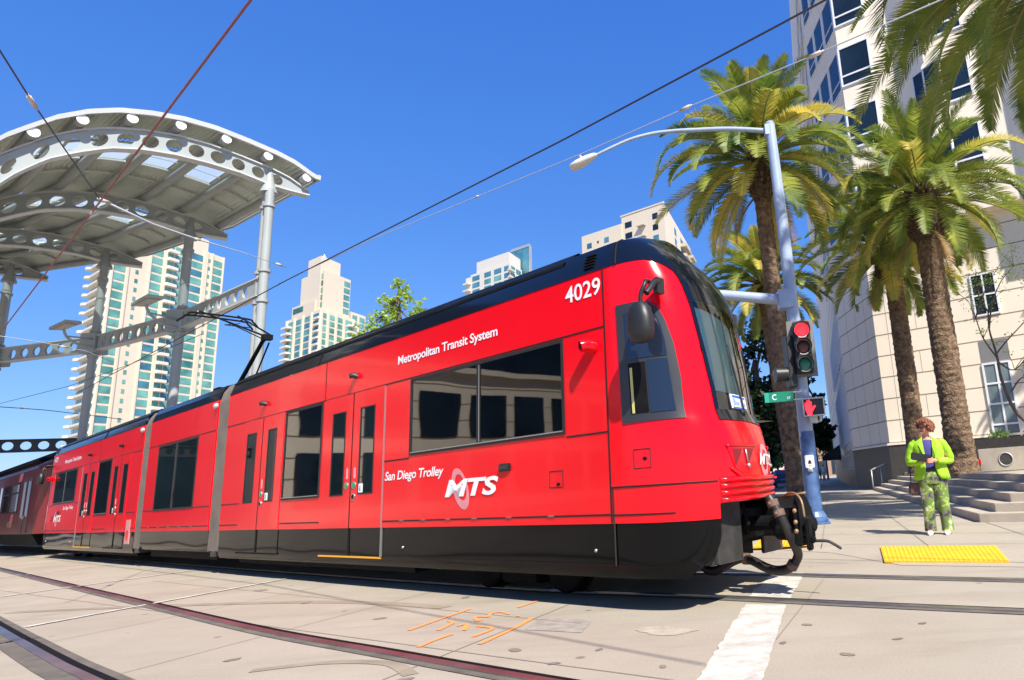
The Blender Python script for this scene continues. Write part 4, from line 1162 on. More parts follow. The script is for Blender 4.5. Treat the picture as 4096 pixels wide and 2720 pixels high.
# floodlights on arms
def flood(base, head, label, s=1.):
    r = empty('floodlight', head, 0, label, 'floodlight', 'floodlights on the canopy columns')
    h = Vector(head); M0 = Matrix.Translation(-h)
    f = (Vector(base) - h); f.z = 0; f.normalize(); sd_ = Vector((-f.y, f.x, 0))
    # wedge housing, long side across
    ax = (f * .35 + sd_ * -.94).normalized(); ay = Vector((-ax.y, ax.x, 0))
    mb = MB()
    sec = [(-.30, .02), (.34, .10), (.34, .22), (-.30, .16)]
    A0 = [h - ax * .50 + ay * y * .8 + Vector((0, 0, z - .05)) for y, z in sec]; B0 = [h + ax * .52 + ay * y + Vector((0, 0, z + .12)) for y, z in sec]
    mb.grid([A0, B0], True); mb.poly(A0); mb.poly(B0)
    mb.build('lamp_head', 'galv', r, M=M0, bevel=.02)
    mb = MB(); mb.grid([[h - ax * .42 + ay * y + Vector((0, 0, z - .045)) for y, z in ((-.2, .02), (.25, .075))], [h + ax * .44 + ay * y + Vector((0, 0, z + .105)) for y, z in ((-.2, .02), (.25, .075))]]); mb.build('lens', 'lampwhite', r, M=M0)
    mb = MB()
    mb.tube(catmull([h + Vector((0, 0, .0)), h + f * .15 + Vector((0, 0, -.35)), h.lerp(Vector(base), .55) + Vector((0, 0, -.25)), Vector(base)], 5), .05, 8)
    mb.tube([h + f * .1 + Vector((0, 0, -.3)), Vector(base) + Vector((0, 0, .35))], .035, 8)
    mb.build('arm', 'canopy', r, M=M0, smooth=True)
flood((-25.7, 28.2, 8.45), (-26.3, 27.4, 9.10), 'floodlight left of the residential tower, seen against blue sky')
flood((-20.0, 25.6, 8.3), (-20.7, 24.8, 9.10), 'floodlight seen in front of the tall residential tower')

# ------------------------------------------------------------------ overhead wires
def wire(name, pts, r, m, label, beads=(), group='overhead tram wires', bm='insul'):
    mb = MB(); mb.tube(pts, r, 6)
    o = mb.build(name, m, None, smooth=True)
    tag(o, label, 'wire', group)
    if beads:
        mb = MB()
        for p, d, L, rr in beads:
            p = Vector(p); d = Vector(d).normalized(); mb.tube([p - d * L * .7, p + d * L * .7], rr * .75, 10); mb.tube([p - d * L * 1.1, p + d * L * 1.1], rr * .4, 8)
        mb.build('insulator', bm, o, smooth=True)
    return o
def cw(s, z=5.97): p = T0 + TT * s + TN * 1.325; return (p.x, p.y, z)
dT = TT
wire('contact_wire', [cw(-30, 6.2), cw(-9.4, 6.12), cw(0, 5.95), cw(3.6, 5.95), cw(12, 6.0)], .013, 'wire', 'dark contact wire running above the red tram towards the stone building')
wire('span_wire', [cw(-9.8, 6.14), cw(-5.42, 6.0), cw(-2.06, 5.76), cw(.45, 5.59), cw(2.2, 5.51), cw(3.94, 5.39), cw(7, 5.25)], .0075, 'wire_pale', 'thin pale wire with cream insulators under the main contact wire', [(cw(-2.06, 5.76), dT, .05, .022), (cw(2.2, 5.51), dT, .09, .03), (cw(3.94, 5.39), dT, .09, .03)])
wire('contact_wire', [(2.5, -.4, 6.0), (-4.02, 5.64, 6.0), (-5.98, 7.23, 6.0), (-9.09, 9.76, 6.0), (-13.28, 13.15, 6.0), (-22, 20.2, 6.0), (-40, 34, 6.1)], .013, 'wire_red', 'reddish contact wire rising to the top edge over the front track', [((-9.5, 10.1, 6.0), (-.79, .62, 0), .10, .03)])
wire('span_wire', [(-6.4, 5.0, 5.95), (-6.98, 6.11, 6.0), (-7.53, 7.04, 6.0), (-9.06, 9.72, 6.05)], .009, 'wire', 'dark span wire with a pale insulator at the left edge of the sky', [((-7.53, 7.04, 6.0), (-.5, .86, 0), .16, .035)])
wire('span_wire', [(-9.06, 9.72, 6.05), (-9.02, 10.74, 6.03), (-8.76, 11.47, 6.0), (-8.44, 12.26, 6.0), (-8.27, 13.4, 6.05)], [.020, .020, .016, .007, .007], 'wire_pale', 'pale insulated span rod crossing in front of the canopy', [((-9.05, 9.8, 6.05), (.3, 1, 0), .09, .035), ((-8.76, 11.47, 6.0), (.3, .9, 0), .07, .03), ((-8.3, 13.2, 6.05), (.2, 1, 0), .08, .035)])
wire('span_wire', [(-18.6, 15.5, 6.02), (-18.03, 17.04, 6.0), (-17.78, 17.99, 6.0), (-17.73, 19.3, 6.0), (-18.34, 20.95, 6.0)], .012, 'wire_pale', 'pale cable with beads low at the left edge under the holed beam', [((-17.75, 18.6, 6.0), (.05, 1, 0), .12, .035)])
wire('span_wire', [(-29.6, 26.0, 6.0), (-29.0, 27.88, 6.0), (-28.6, 29.4, 6.0), (-28.65, 30.96, 6.0), (-28.9, 34, 6.0)], .016, 'wire', 'dark knotted cable left of the residential tower, near the lower holed beam', [((-28.8, 28.6, 6.0), (.2, 1, 0), .12, .04)])
wire('span_wire', [(-29.2, 27.6, 6.0), (-22.87, 24.38, 6.0), (-18.18, 21.43, 6.0), (-13.5, 18.2, 6.0)], .010, 'wire', 'thin cable slanting up across the pale residential tower')

# ------------------------------------------------------------------ buildings
AD = Vector((math.cos(R_(33.2)), -math.sin(R_(33.2)), 0))     # street grid directions
SD = Vector((math.sin(R_(10.6)), math.cos(R_(10.6)), 0))
UP = Vector((0, 0, 1))
class Facade:
    """collects window rectangles of one building; the largest 100 become parts, the rest one stuff part"""
    def __init__(s, root, m): s.root, s.m, s.w = root, m, []
    def win(s, o, d, n, a, b, z0, z1, out=.06, frame=None):
        s.w.append((o, d, n, a, b, z0, z1, out))
    def finish(s, near, name='window', limit=100, mull='white_wall', two=False):
        inv = Matrix.Translation(-s.root.location)
        s.w.sort(key=lambda q: -(q[4] - q[3]) * (q[6] - q[5]) / max(1, ((q[0] + q[1] * q[3] + UP * q[5]) - near).length) ** 2)
        rest = MB()
        for i, (o, d, n, a, b, z0, z1, out) in enumerate(s.w):
            mb = MB() if i < limit else rest
            c = o + d * (a + b) / 2 + UP * (z0 + z1) / 2 + n * (out - .1)
            mb.obox(c, d * (b - a) / 2, n * .1, UP * (z1 - z0) / 2)
            if i < limit:
                m = s.m if not isinstance(s.m, list) else s.m[(i * 7 + int(z0)) % len(s.m)]
                mb.build(name, m, s.root, M=inv, fix=False)
        if rest.v: tag(rest.build(name, s.m[0] if isinstance(s.m, list) else s.m, s.root, M=inv, fix=False), kind='stuff')
def wallbox(mb, P, z0, z1):
    mb.prism([Vector((p.x, p.y, z0)) for p in P], (0, 0, z1 - z0))
NA = Vector((-AD.y, AD.x, 0)) * -1          # outward from A faces (towards camera)
NS = Vector((SD.y, -SD.x, 0))               # outward from S faces (towards +x)

# --- tall residential tower with balconies (left)
random.seed(3)
k = 1.36
P0 = Vector((-133.66 * k, 148.78 * k, 0))
tw = empty('residential_tower', P0, 0, 'tall cream residential tower with teal windows rising behind the station canopy', 'tower', 'cream twin residential towers')
iv = Matrix.Translation(-P0)
top = 96.
mb = MB()
Wd, Dp = 41.0, 17.0
a, b, c, d = P0, P0 + SD * Wd, P0 + SD * Wd - AD * Dp, P0 - AD * Dp
wallbox(mb, [a, b, c, d], 0, top)
wallbox(mb, [a + SD * 26, a + SD * 34, a + SD * 34 - AD * 12, a + SD * 26 - AD * 12], top, top + 4.5)
# pale vertical piers
for s0, s1 in ((0, .6), (4.9, 5.6), (12.2, 12.8), (17.2, 18.2), (26.0, 26.5), (32.4, 34.0), (35.6, 36.2), (40.6, 41.0)):
    mb.obox(P0 + SD * (s0 + s1) / 2 + NS * .15 + UP * top / 2, SD * (s1 - s0) / 2, NS * .35, UP * top / 2)
mb.build('wall', 'cream', tw, M=iv)
F = Facade(tw, ['teal', 'teal', 'teal', 'blue_glass'])
nf = 31; fh = 3.08
bal = MB(); slabs = MB()
nb = 0
for i in range(nf):
    z = top - 2.2 - i * fh
    if z < 18: break
    for s0, s1, h in ((.7, 4.7, 2.25), (13.0, 17.0, 2.25), (21.3, 25.9, 2.35), (26.6, 32.2, 2.25), (36.4, 40.5, 2.25)):
        F.win(P0, SD, NS, s0, s1, z - h, z, .10)
    for s0, s1 in ((8.0, 9.0), (34.5, 35.4)): F.win(P0, SD, NS, s0, s1, z - 1.6, z - .3, .12)
    F.win(P0, SD, NS, 18.6, 21.0, z - 2.3, z, .02)
    slabs.obox(P0 + SD * 19.8 + NS * .7 + UP * (z - 2.5), SD * 1.8, NS * 1.0, UP * .5)
    slabs.obox(P0 - AD * 8 + NA * .6 + UP * (z - 2.3), AD * 8, NA * .9, UP * .35)
    for q in range(3):
        F.win(P0, -AD, NA, 1.0 + q * 5, 5.2 + q * 5, z - 2.0, z, .1)
for q in range(0, 24):
    z = top - 2.2 - q * fh
    if z < 20: break
    m2 = MB(); m2.tube([P0 - AD * 15.5 + NA * .6 + UP * (z - 2.7), P0 - AD * 15.5 + NA * .6 + UP * (z - 1.9)], 1.8, 14); o_ = m2.build('balcony', 'white_wall', tw, M=iv)
sl = slabs.build('balcony_slab', 'white_wall', tw, M=iv); sl['kind'] = 'stuff'
F.finish(Vector((0, 0, 1.1)))

# --- second residential tower, stepped
P0 = Vector((-160.71, 288.22, 0))
t2_ = empty('residential_tower', P0, 0, 'cream stepped residential tower with teal windows and a white crown, middle of the skyline', 'tower', 'cream twin residential towers')
iv = Matrix.Translation(-P0)
mb = MB()
def blk(s0, s1, d0, d1, z): wallbox(mb, [P0 + SD * s0 - AD * d0, P0 + SD * s1 - AD * d0, P0 + SD * s1 - AD * d1, P0 + SD * s0 - AD * d1], 0, z)
blk(0, 22, 0, 30, 86.5); blk(.05, 4, 6, 26, 92); blk(2, 20, 2, 22, 106); blk(1, 14, 4, 15, 113); blk(22, 33, 3, 18, 91)
mb.lathe(P0 + SD * 7 - AD * 9.5 + UP * 113, [(5, 0), (1.0, 1.6), (.2, 4)], 4)
for q in (0., 4.3, 9.5, 14.8, 21.5): mb.obox(P0 + SD * q + NS * .2 + UP * 43, SD * .5, NS * .5, UP * 43.2)
for q in (0., 7.5, 15., 22.5, 29.5): mb.obox(P0 - AD * q + NA * .2 + UP * 43, AD * .5, NA * .5, UP * 43.2)
mb.build('wall', 'cream', t2_, M=iv)
F = Facade(t2_, ['teal', 'teal', 'blue_glass', 'teal'])
sl = MB()
for i in range(27):
    z = 85 - i * 3.05
    if z < 15: break
    for s0, s1 in ((.9, 3.6), (5.0, 8.9), (10.2, 14.2), (15.5, 21.2)): F.win(P0, SD, NS, s0, s1, z - 2.25, z, .1)
    for s0, s1 in ((.9, 6.7), (8.4, 14.1), (15.9, 21.6), (23.3, 28.8)): F.win(P0, -AD, NA, s0, s1, z - 2.25, z, .1)
    F.win(P0 + SD * 0 - AD * 3, SD, NS, 23.2, 26.6, z + 2.2, z + 4.6, .1); F.win(P0 - AD * 3, SD, NS, 28.4, 32.2, z + 2.2, z + 4.6, .1)
    sl.obox(P0 + SD * 20 + NS * .8 + UP * (z - 2.5), SD * 2.6, NS * 1.0, UP * .4)
    sl.obox(P0 - AD * 28.5 + NA * .8 + UP * (z - 2.5), AD * 2.8, NA * 1.2, UP * .45)
    sl.obox(P0 - AD * 2 + NA * .5 + UP * (z - 2.5), AD * 2.2, NA * .9, UP * .4)
for i in range(5):
    z = 104.5 - i * 3.4
    F.win(P0 + SD * 2, -AD, NA, 2.5, 8.5, z - 2.4, z, .12); F.win(P0 + SD * 2 - AD * 2, SD, NS, 13.5, 17.6, z - 2.4, z, .12); F.win(P0 + SD * .05, -AD, NA, 16, 25, min(z, 91) - 2.4, min(z, 91), .12)
s_ = sl.build('balcony_slab', 'white_wall', t2_, M=iv); s_['kind'] = 'stuff'
F.finish(Vector((0, 0, 1.1)))

# --- white tower with a blue glass slab
P0 = Vector((-83.73, 319.2, 0))
t3 = empty('white_tower', P0, 0, 'white apartment tower with a blue glass slab at its back, small above the tram roof', 'tower')
iv = Matrix.Translation(-P0)
mb = MB()
def blk3(s0, s1, d0, d1, z): wallbox(mb, [P0 + SD * s0 - AD * d0, P0 + SD * s1 - AD * d0, P0 + SD * s1 - AD * d1, P0 + SD * s0 - AD * d1], 0, z)
blk3(0, 14, 0, 30, 113.5); blk3(.3, 14, 1.0, 25.5, 119.5); blk3(.05, 10, 30, 34, 112.5)
mb.build('wall', 'white_wall', t3, M=iv)
mb = MB(); wallbox(mb, [P0 + SD * 15 + AD * 5, P0 + SD * 17 + AD * 5, P0 + SD * 17 - AD * 9, P0 + SD * 15 - AD * 9], 0, 126); gs = mb.build('glass_slab', 'blue_glass', t3, M=iv)
mb = MB(); mb.obox(P0 + SD * 16 - AD * 2 + UP * 126.6, AD * 7.1, SD * 1.2, UP * .7); mb.obox(P0 + SD * 16 + AD * 5.3 + UP * 63, AD * .4, SD * 1.2, UP * 63); mb.build('slab_frame', 'galv', gs, M=iv)
F = Facade(t3, ['blue_glass', 'teal', 'blue_glass'])
sl = MB()
for i in range(8):
    z = 112.2 - i * 3.7
    for s0, s1 in ((1.0, 4.2), (6.4, 11.8), (14.2, 19.2), (23, 28.6)): F.win(P0, -AD, NA, s0, s1, z - 2.5, z, .12)
    for s0, s1 in ((1.0, 5.5), (7, 12.5)): F.win(P0, SD, NS, s0, s1, z - 2.5, z, .12)
    F.win(P0 + SD * .5, -AD, NA, 30.5, 33.5, z - 3.0, z - .8, .12); sl.obox(P0 - AD * 32 + NA * .5 + UP * (z - 3.4), AD * 2.2, NA * 1.4, UP * .35)
    sl.obox(P0 + AD * .2 + SD * 1.5 + UP * (z - 2.8), AD * 1.0, SD * 3, UP * .35)
s_ = sl.build('balcony_slab', 'white_wall', t3, M=iv); s_['kind'] = 'stuff'
F.finish(Vector((0, 0, 1.1)))

# --- cream block right behind the cab
P0 = Vector((-2.5, 169.98, 0))
b4 = empty('apartment_block', P0, 0, 'cream apartment block with few windows seen just above the tram cab roof', 'building')
iv = Matrix.Translation(-P0)
mb = MB()
def blk4(s0, s1, d0, d1, z): wallbox(mb, [P0 + SD * s0 - AD * d0, P0 + SD * s1 - AD * d0, P0 + SD * s1 - AD * d1, P0 + SD * s0 - AD * d1], 0, z)
blk4(0, 40, 0, 14.8, 75.2); blk4(-.4, 30, 14.8, 29.8, 73.0)
mb.obox(P0 + UP * 76 + SD * 10 - AD * 6, AD * 3, SD * 5, UP * 1.0)
mb.build('wall', 'cream', b4, M=iv)
mb = MB(); mb.obox(P0 - AD * 7.5 + UP * 75.3, AD * 7.6, NA * .0 + Vector((.1, .1, 0)), UP * .2); mb.build('parapet', 'cream', b4, M=iv)
F = Facade(b4, ['dark_glass', 'blue_glass'])
sl = MB()
for i in range(14):
    z = 73.0 - i * 3.2
    F.win(P0, -AD, NA, 2.2, 4.0, z - 1.7, z, .05)
    F.win(P0, -AD, NA, 11.2, 13.6, z - 1.7, z, .05)
    F.win(P0, -AD, NA, 6.4, 8.8, z - 2.7, z + .2, -.02)
    F.win(P0 - SD * .4, -AD, NA, 19.5, 21.2, z - 4.2, z - 2.6, .05); F.win(P0 - SD * .4, -AD, NA, 26.0, 27.8, z - 4.4, z - 2.8, .05); F.win(P0 - SD * .4, -AD, NA, 23.3, 23.9, z - 3.6, z - 2.9, .05)
    sl.obox(P0 - AD * 7.6 + NA * .4 + UP * (z - 2.6), AD * 1.3, NA * .6, UP * .12)
    F.win(P0, SD, NS, 13, 16, z - 2.2, z, .05); F.win(P0, SD, NS, 22, 30, z - 2.4, z, .05)
    sl.obox(P0 + SD * 26 + NS * .8 + UP * (z - 2.7), SD * 4.5, NS * 1.0, UP * .5); sl.obox(P0 + SD * 36 + NS * .8 + UP * (z - 2.7), SD * 3, NS * 1.0, UP * .5)
s_ = sl.build('balcony_slab', 'step', b4, M=iv); s_['kind'] = 'stuff'
F.finish(Vector((0, 0, 1.1)))

# --- stone office building on the right
PF = Vector((9.9, 32.0, 0))
ob = empty('office_building', PF, 0, 'cream stone office building with dark granite base and stepped bays on the right', 'building')
iv = Matrix.Translation(-PF)
CH = Vector((9.0, 37.2, 0))                  # end of the shaded splayed face
def Fp(s, z, o=0.): return PF + AD * s + NA * o + UP * z
PR = PF + AD * 34
mb = MB()
PC = PF - AD * .45
wallbox(mb, [CH, PC, PR, PR + SD * 40, CH + SD * 46], 0, 46)
P2a = PF + AD * 2.42; prj = Vector((.45, -.893, 0)) * 1.55       # second bay stands forward of the first
P2b = P2a + prj
wallbox(mb, [P2a + AD * .02, P2b, P2b + AD * 3.3, PF + AD * 5.7], 12.2, 46)
P3a = P2b + AD * 3.3; P3b = P3a + prj
wallbox(mb, [PF + AD * 5.72, P3a + AD * .01, P3b, P3b + AD * 12, PF + AD * 18], 12.2, 46)
wl = mb.build('wall', 'stone', ob, M=iv)
# stone courses: thin dark joints on the lit front, the splayed face and the street face
mb = MB()
dC = (PC - CH); LC = dC.length; dC.normalize(); NC = Vector((dC.y, -dC.x, 0))
if NC.x > 0: NC = -NC
LSt = 40.
for i in range(0, 11):
    z = 2.21 + 1.04 * i
    mb.obox(Fp(14.78, z, 0), AD * 15.22, NA * .006, UP * .022)
    mb.obox(CH + dC * LC / 2 + UP * z, dC * LC / 2, NC * .006, UP * .022)
    mb.obox(CH + SD * LSt / 2 + UP * z, SD * LSt / 2, Vector((-.98, .18, 0)) * .006, UP * .022)
random.seed(8)
for i in range(0, 10):
    for s in (.18, 1.54, 2.9, 6.9, 8.3, 9.6, 11.0, 12.4):
        if s in (1.54, 8.3) and i % 2 == 0: continue
        mb.obox(Fp(s + (0 if s == .18 else random.uniform(-.02, .02)), 2.73 + 1.04 * i, 0), AD * .009, NA * .005, UP * .50)
    for s in (1.2, 2.6, 3.9): mb.obox(CH + dC * s + UP * (2.73 + 1.04 * i), dC * .007, NC * .004, UP * .50)
for z in (19.2, 20.96, 22.9, 24.62, 26.5, 28.26, 30.2, 31.9):
    mb.obox(Fp(1.2, z, 0), AD * 1.2, NA * .006, UP * .012); mb.obox(P2b + AD * 1.65 + UP * z, AD * 1.65, NA * .006, UP * .012); mb.obox(P3b + AD * 3 + UP * z, AD * 3, NA * .006, UP * .012)
mb.build('course_joints', 'joint', wl, M=iv)
mb = MB()
mb.obox(Fp(14.78, 1.05, 0), AD * 15.28, NA * .05, UP * 1.05); mb.obox(CH + dC * LC / 2 + UP * 1.05, dC * (LC / 2 + .02), NC * .05, UP * 1.05); mb.obox(CH + SD * 20 + UP * 1.05, SD * 20.0, Vector((-.98, .18, 0)) * .05, UP * 1.05)
gb = mb.build('granite_base', 'granite', ob, M=iv)
mb = MB(); mb.obox(Fp(14.78, 2.14, 0), AD * 15.33, NA * .09, UP * .05); mb.obox(CH + dC * LC / 2 + UP * 2.14, dC * (LC / 2 + .04), NC * .09, UP * .05); mb.build('base_moulding', 'stone', gb, M=iv)
def office_win(o, d, n, a, b, z0, z1, mid, fr=.09, m='dark_glass', mv=None, grid=None):
    mb = MB()
    for (p, q, u, v) in ((a, b, z0, z0 + fr), (a, b, z1 - fr, z1), (a, a + fr, z0 + fr, z1 - fr), (b - fr, b, z0 + fr, z1 - fr)) + tuple((a + fr, b - fr, z - fr / 2, z + fr / 2) for z in (mid or ())) :
        mb.obox(o + d * (p + q) / 2 + UP * (u + v) / 2, d * (q - p) / 2, n * .07, UP * (v - u) / 2)
    for s in (mv or ()): mb.obox(o + d * s + UP * (z0 + z1) / 2, d * fr / 2, n * .066, UP * ((z1 - z0) / 2 - fr))
    w = mb.build('window', 'win_white', ob, M=iv)
    mb = MB(); mb.obox(o + d * (a + b) / 2 + UP * (z0 + z1) / 2, d * ((b - a) / 2 - fr), n * .03, UP * ((z1 - z0) / 2 - fr)); mb.build('pane', m, w, M=iv)
dF = prj.normalized(); NF = Vector((dF.y, -dF.x, 0)); NF = NF if NF.x < 0 else -NF
for i in range(7):
    z = 10.15 + 3.64 * i
    if z > 12:
        office_win(PF, AD, NA, -.47, 1.24, z, z + 2.32, [z + .6])
        office_win(CH, dC, NC, LC - 1.55, LC - .04, z - .1, z + 2.25, [z + .5], .06); office_win(CH, dC, NC, LC - 3.2, LC - 1.75, z - .1, z + 2.25, [z + .5], .06); office_win(CH, dC, NC, .3, LC - 3.4, z - .1, z + 2.25, [z + .5], .06)
        office_win(P2b, AD, NA, -.02, 2.1, z + .3, z + 2.62, [z + .9]); office_win(P2a, dF, NF, .9, 2.58, z + .2, z + 2.5, [z + .8], .06)
        office_win(P3b, AD, NA, -.02, 2.1, z + .3, z + 2.62, [z + .9]); office_win(P3a, dF, NF, .9, 2.58, z + .2, z + 2.5, [z + .8], .06)
        for q in range(4): office_win(CH, SD, Vector((-.98, .18, 0)), .4 + q * 3.2, 3.0 + q * 3.2, z - .1, z + 2.25, [z + .5], .06)
pale = mat('frosted_pane', (.16, .20, .20), .15, spec=.7, noise_=(.8, .3))
office_win(PF, AD, NA, 4.20, 5.27, 7.48, 9.44, [8.43], .07, 'dark_glass', [4.73])
office_win(PF, AD, NA, 4.12, 5.28, 1.5, 5.33, [2.6, 3.5, 4.4], .08, pale, [4.70])
office_win(PF, AD, NA, 8.4, 9.5, 7.48, 9.44, [8.43], .07, 'dark_glass', [8.95])
office_win(PF, AD, NA, 8.4, 9.5, 1.5, 5.33, [2.6, 3.5, 4.4], .08, pale, [8.95])
mb = MB(); gi_ = mat('grey_infill', (.20, .20, .20), .5)
for s_ in (4.72, 8.95):
    mb = MB(); mb.obox(Fp(s_, 5.85, 0), AD * .60, NA * .012, UP * .48); mb.build('grey_panel', gi_, ob, M=iv)
# tall narrow windows with blue reflections on the street face
for q in range(9):
    o = CH + SD * (1.6 + q * 2.1)
    office_win(o, SD, Vector((-.98, .18, 0)), 0, .7, 1.1, 2.0, None, .05)
    office_win(o, SD, Vector((-.98, .18, 0)), -.1, .8, 2.7, 6.6, [4.6], .06); office_win(o, SD, Vector((-.98, .18, 0)), -.1, .8, 7.5, 10.6, [9], .06)
# awning farther along
mb = MB(); o = CH + SD * 21; nS = Vector((-.98, .18, 0)); mb.prism([o + nS * .05 + UP * 3.2, o + nS * 1.6 + UP * 2.3, o + nS * 1.6 + UP * 2.0, o + nS * .05 + UP * 2.0], SD * 5); mb.build('awning', 'blackplastic', ob, M=iv)
# terrace steps between pavement and building
stp = empty('terrace_steps', (5.2, 12.9, 0), 0, 'broad concrete steps leading up from the pavement to the stone building', 'steps')
iv2 = Matrix.Translation((-5.2, -12.9, 0))
dL = Vector((.176, .984, 0)); dR = Vector((.77, -.638, 0)); nL = Vector((.984, -.176, 0)); nR = Vector((.638, .77, 0))
c0 = Vector((5.02, 12.28, 0))
for i in range(5):
    c = c0 + Vector((.359, .131, 0)) * i
    z0, z1 = SWZ if i == 0 else .06 + .148 * i, .06 + .148 * (i + 1)
    far_ = c0 + dL * 21.2 + nL * (.34 * i) 
    rt = c + dR * 16
    mb = MB()
    P = [c, rt, rt + Vector((0, 24, 0)), far_ + nL * 14, far_]
    wallbox(mb, P, z0 - .05 if i else 0, z1)
    mb.build('step', 'step', stp, M=iv2, bevel=.012)
    if i == 4: TZ = z1
# upper flight at the right edge and low granite walls on the terrace
fl = empty('terrace_steps', (10.2, 19.6, TZ), 0, 'short upper flight of steps at the right edge beside the ring block', 'steps')
iv3 = Matrix.Translation((-10.2, -19.6, -TZ))
for i in range(4):
    q = Vector((9.05, 17.6, 0)) + nR * (.40 * i)
    mb = MB(); wallbox(mb, [q, q + dR * 7, q + dR * 7 + nR * 3, q + nR * 3], TZ, TZ + .15 * (i + 1)); mb.build('step', 'step', fl, M=iv3, bevel=.01)
gw = MB(); 
q = Vector((10.3, 26.4, 0)); gw.obox(q + dR * 5 + UP * (TZ + .55), dR * 5, nR * .2, UP * .55); q = Vector((9.9, 24.3, 0)); gw.obox(q + dR * 5 + UP * (TZ + .35), dR * 5, nR * .2, UP * .35)
tag(gw.build('granite_wall', 'granite', None, bevel=.01), 'low dark granite planter wall on the terrace at the right edge', 'wall')
bk = empty('ring_block', (8.55, 18.6, TZ), R_(-30), 'grey concrete block with a round ring recess beside the thick palm trunk', 'block')
mb = MB(); mb.box((-.62, -.3, 0), (.62, .3, .62)); mb.build('block_body', 'step', bk, bevel=.02)
mb = MB(); mb.tube([(.05 + .17 * math.cos(t), -.305, .31 + .17 * math.sin(t)) for t in [2 * math.pi * q / 32 for q in range(33)]], .018, 6, caps=False); mb.build('ring', 'galv', bk, smooth=True)
mb = MB(); mb.lathe((.05, -.300, .31), [(.15, 0), (.15, .004)], 28, (0, -1, 0)); mb.build('recess', 'granite', bk)
mb = MB(); mb.obox((-.60, -.305, .28), (.03, 0, 0), (0, .01, 0), (0, 0, .07)); mb.build('red_patch', 'red', bk)
# handrail at the far foot of the steps
hr = empty('handrail', (8.95, 33.4, SWZ), 0, 'pale metal handrail at the far end of the terrace steps', 'handrail')
iv4 = Matrix.Translation((-8.95, -33.4, -SWZ))
a0 = Vector((8.75, 33.2, SWZ)); up_ = nL
mb = MB()
mb.tube([a0, a0 + UP * .95], .03, 8); mb.tube([a0 + up_ * .45, a0 + up_ * .45 + UP * 1.05], .03, 8); mb.tube([a0 + up_ * 2.6, a0 + up_ * 2.6 + UP * 1.75], .035, 8); mb.tube([a0 + up_ * 3.3, a0 + up_ * 3.3 + UP * 1.8], .03, 8); mb.tube([a0 + up_ * 4.6, a0 + up_ * 4.6 + UP * 1.8], .03, 8)
mb.build('post', 'galv', hr, M=iv4, smooth=True)
mb = MB(); mb.tube(catmull([a0 + UP * .93, a0 + up_ * .1 + UP * .99, a0 + up_ * 1.9 + UP * 1.66, a0 + up_ * 2.2 + UP * 1.74, a0 + up_ * 4.6 + UP * 1.76], 4), .035, 8); mb.build('rail', 'galv', hr, M=iv4, smooth=True)

# office block across the street behind the viewer: seen only as a reflection in the tram windows
rb = empty('reflected_office', T0 + TT * -38 - TN * 58, 0, 'beige office block seen mirrored in the large tram windows', 'building')
iv5 = Matrix.Translation(-(T0 + TT * -38 - TN * 58))
o = T0 + TT * -38 - TN * 58; o.z = 0
mb = MB(); wallbox(mb, [o, o + TN * 46, o + TN * 46 - TT * 14, o - TT * 14], 0, 10.2); mb.build('wall', 'stone', rb, M=iv5)
for i in range(2):
    for q in range(11):
        mb = MB(); mb.obox(o + TN * (2.2 + q * 4.1) + TT * .05 + UP * (2.6 + i * 4.4), TN * 1.5, TT * .1, UP * 1.65); mb.build('window', 'dark_glass', rb, M=iv5)

for i in range(7):
    mb = MB(); mb.obox(o + TN * 23 + TT * .01 + UP * (1.4 + 1.3 * i), TN * 23, TT * .02, UP * .03); mb.build('course_joint', 'joint', rb, M=iv5)
mb = MB(); mb.obox(o + TN * 23 + TT * .2 + UP * 10.3, TN * 23.3, TT * .4, UP * .2); mb.build('cornice', 'stone', rb, M=iv5)
tb = empty('dark_tower', T0 + TT * -70 - TN * 60, 0, 'dark glass tower behind the beige office, seen mirrored in the tram windows', 'building')
mb = MB(); o = T0 + TT * -62 - TN * 75; o.z = 0; wallbox(mb, [o, o + TN * 70, o + TN * 70 - TT * 12, o - TT * 12], 0, 46); mb.build('glass_wall', 'dark_glass', tb, M=Matrix.Translation(-(T0 + TT * -70 - TN * 60)))
fb = empty('far_building', (18, 170, 0), 0, 'pale far building closing the street behind the tram nose', 'building')
mb = MB(); mb.box((-14, 0, 0), (12, 10, 15)); mb.box((-2, -6, 0), (9, 0, 9)); mb.build('wall', 'white_wall', fb)
for i in range(4):
    for q in range(8):
        mb = MB(); mb.box((-12.6 + q * 3, -.06, 1.6 + i * 3.4), (-10.8 + q * 3, .02, 3.4 + i * 3.4)); mb.build('window', 'dark_glass', fb)
fb2 = empty('far_building', (34, 150, 0), 0, 'brown far building with dark shopfronts beyond the office building corner', 'building')
mb = MB(); mb.box((-8, 0, 0), (14, 12, 11)); mb.build('wall', mat('brown_wall', (.30, .19, .14), .8), fb2)
for q in range(5):
    mb = MB(); mb.box((-7 + q * 4, -.06, .3), (-4 + q * 4, .02, 3.2)); mb.build('shopfront', 'dark_glass', fb2)

for q, (a_, b_, h_) in enumerate(((-19, -24, 5.5), (-30, -36, 7.0))):
    c_ = T0 + TT * a_ + TN * b_; c_.z = 0
    MIRROR_TREES = globals().get('MIRROR_TREES', []) + [(c_, h_)]
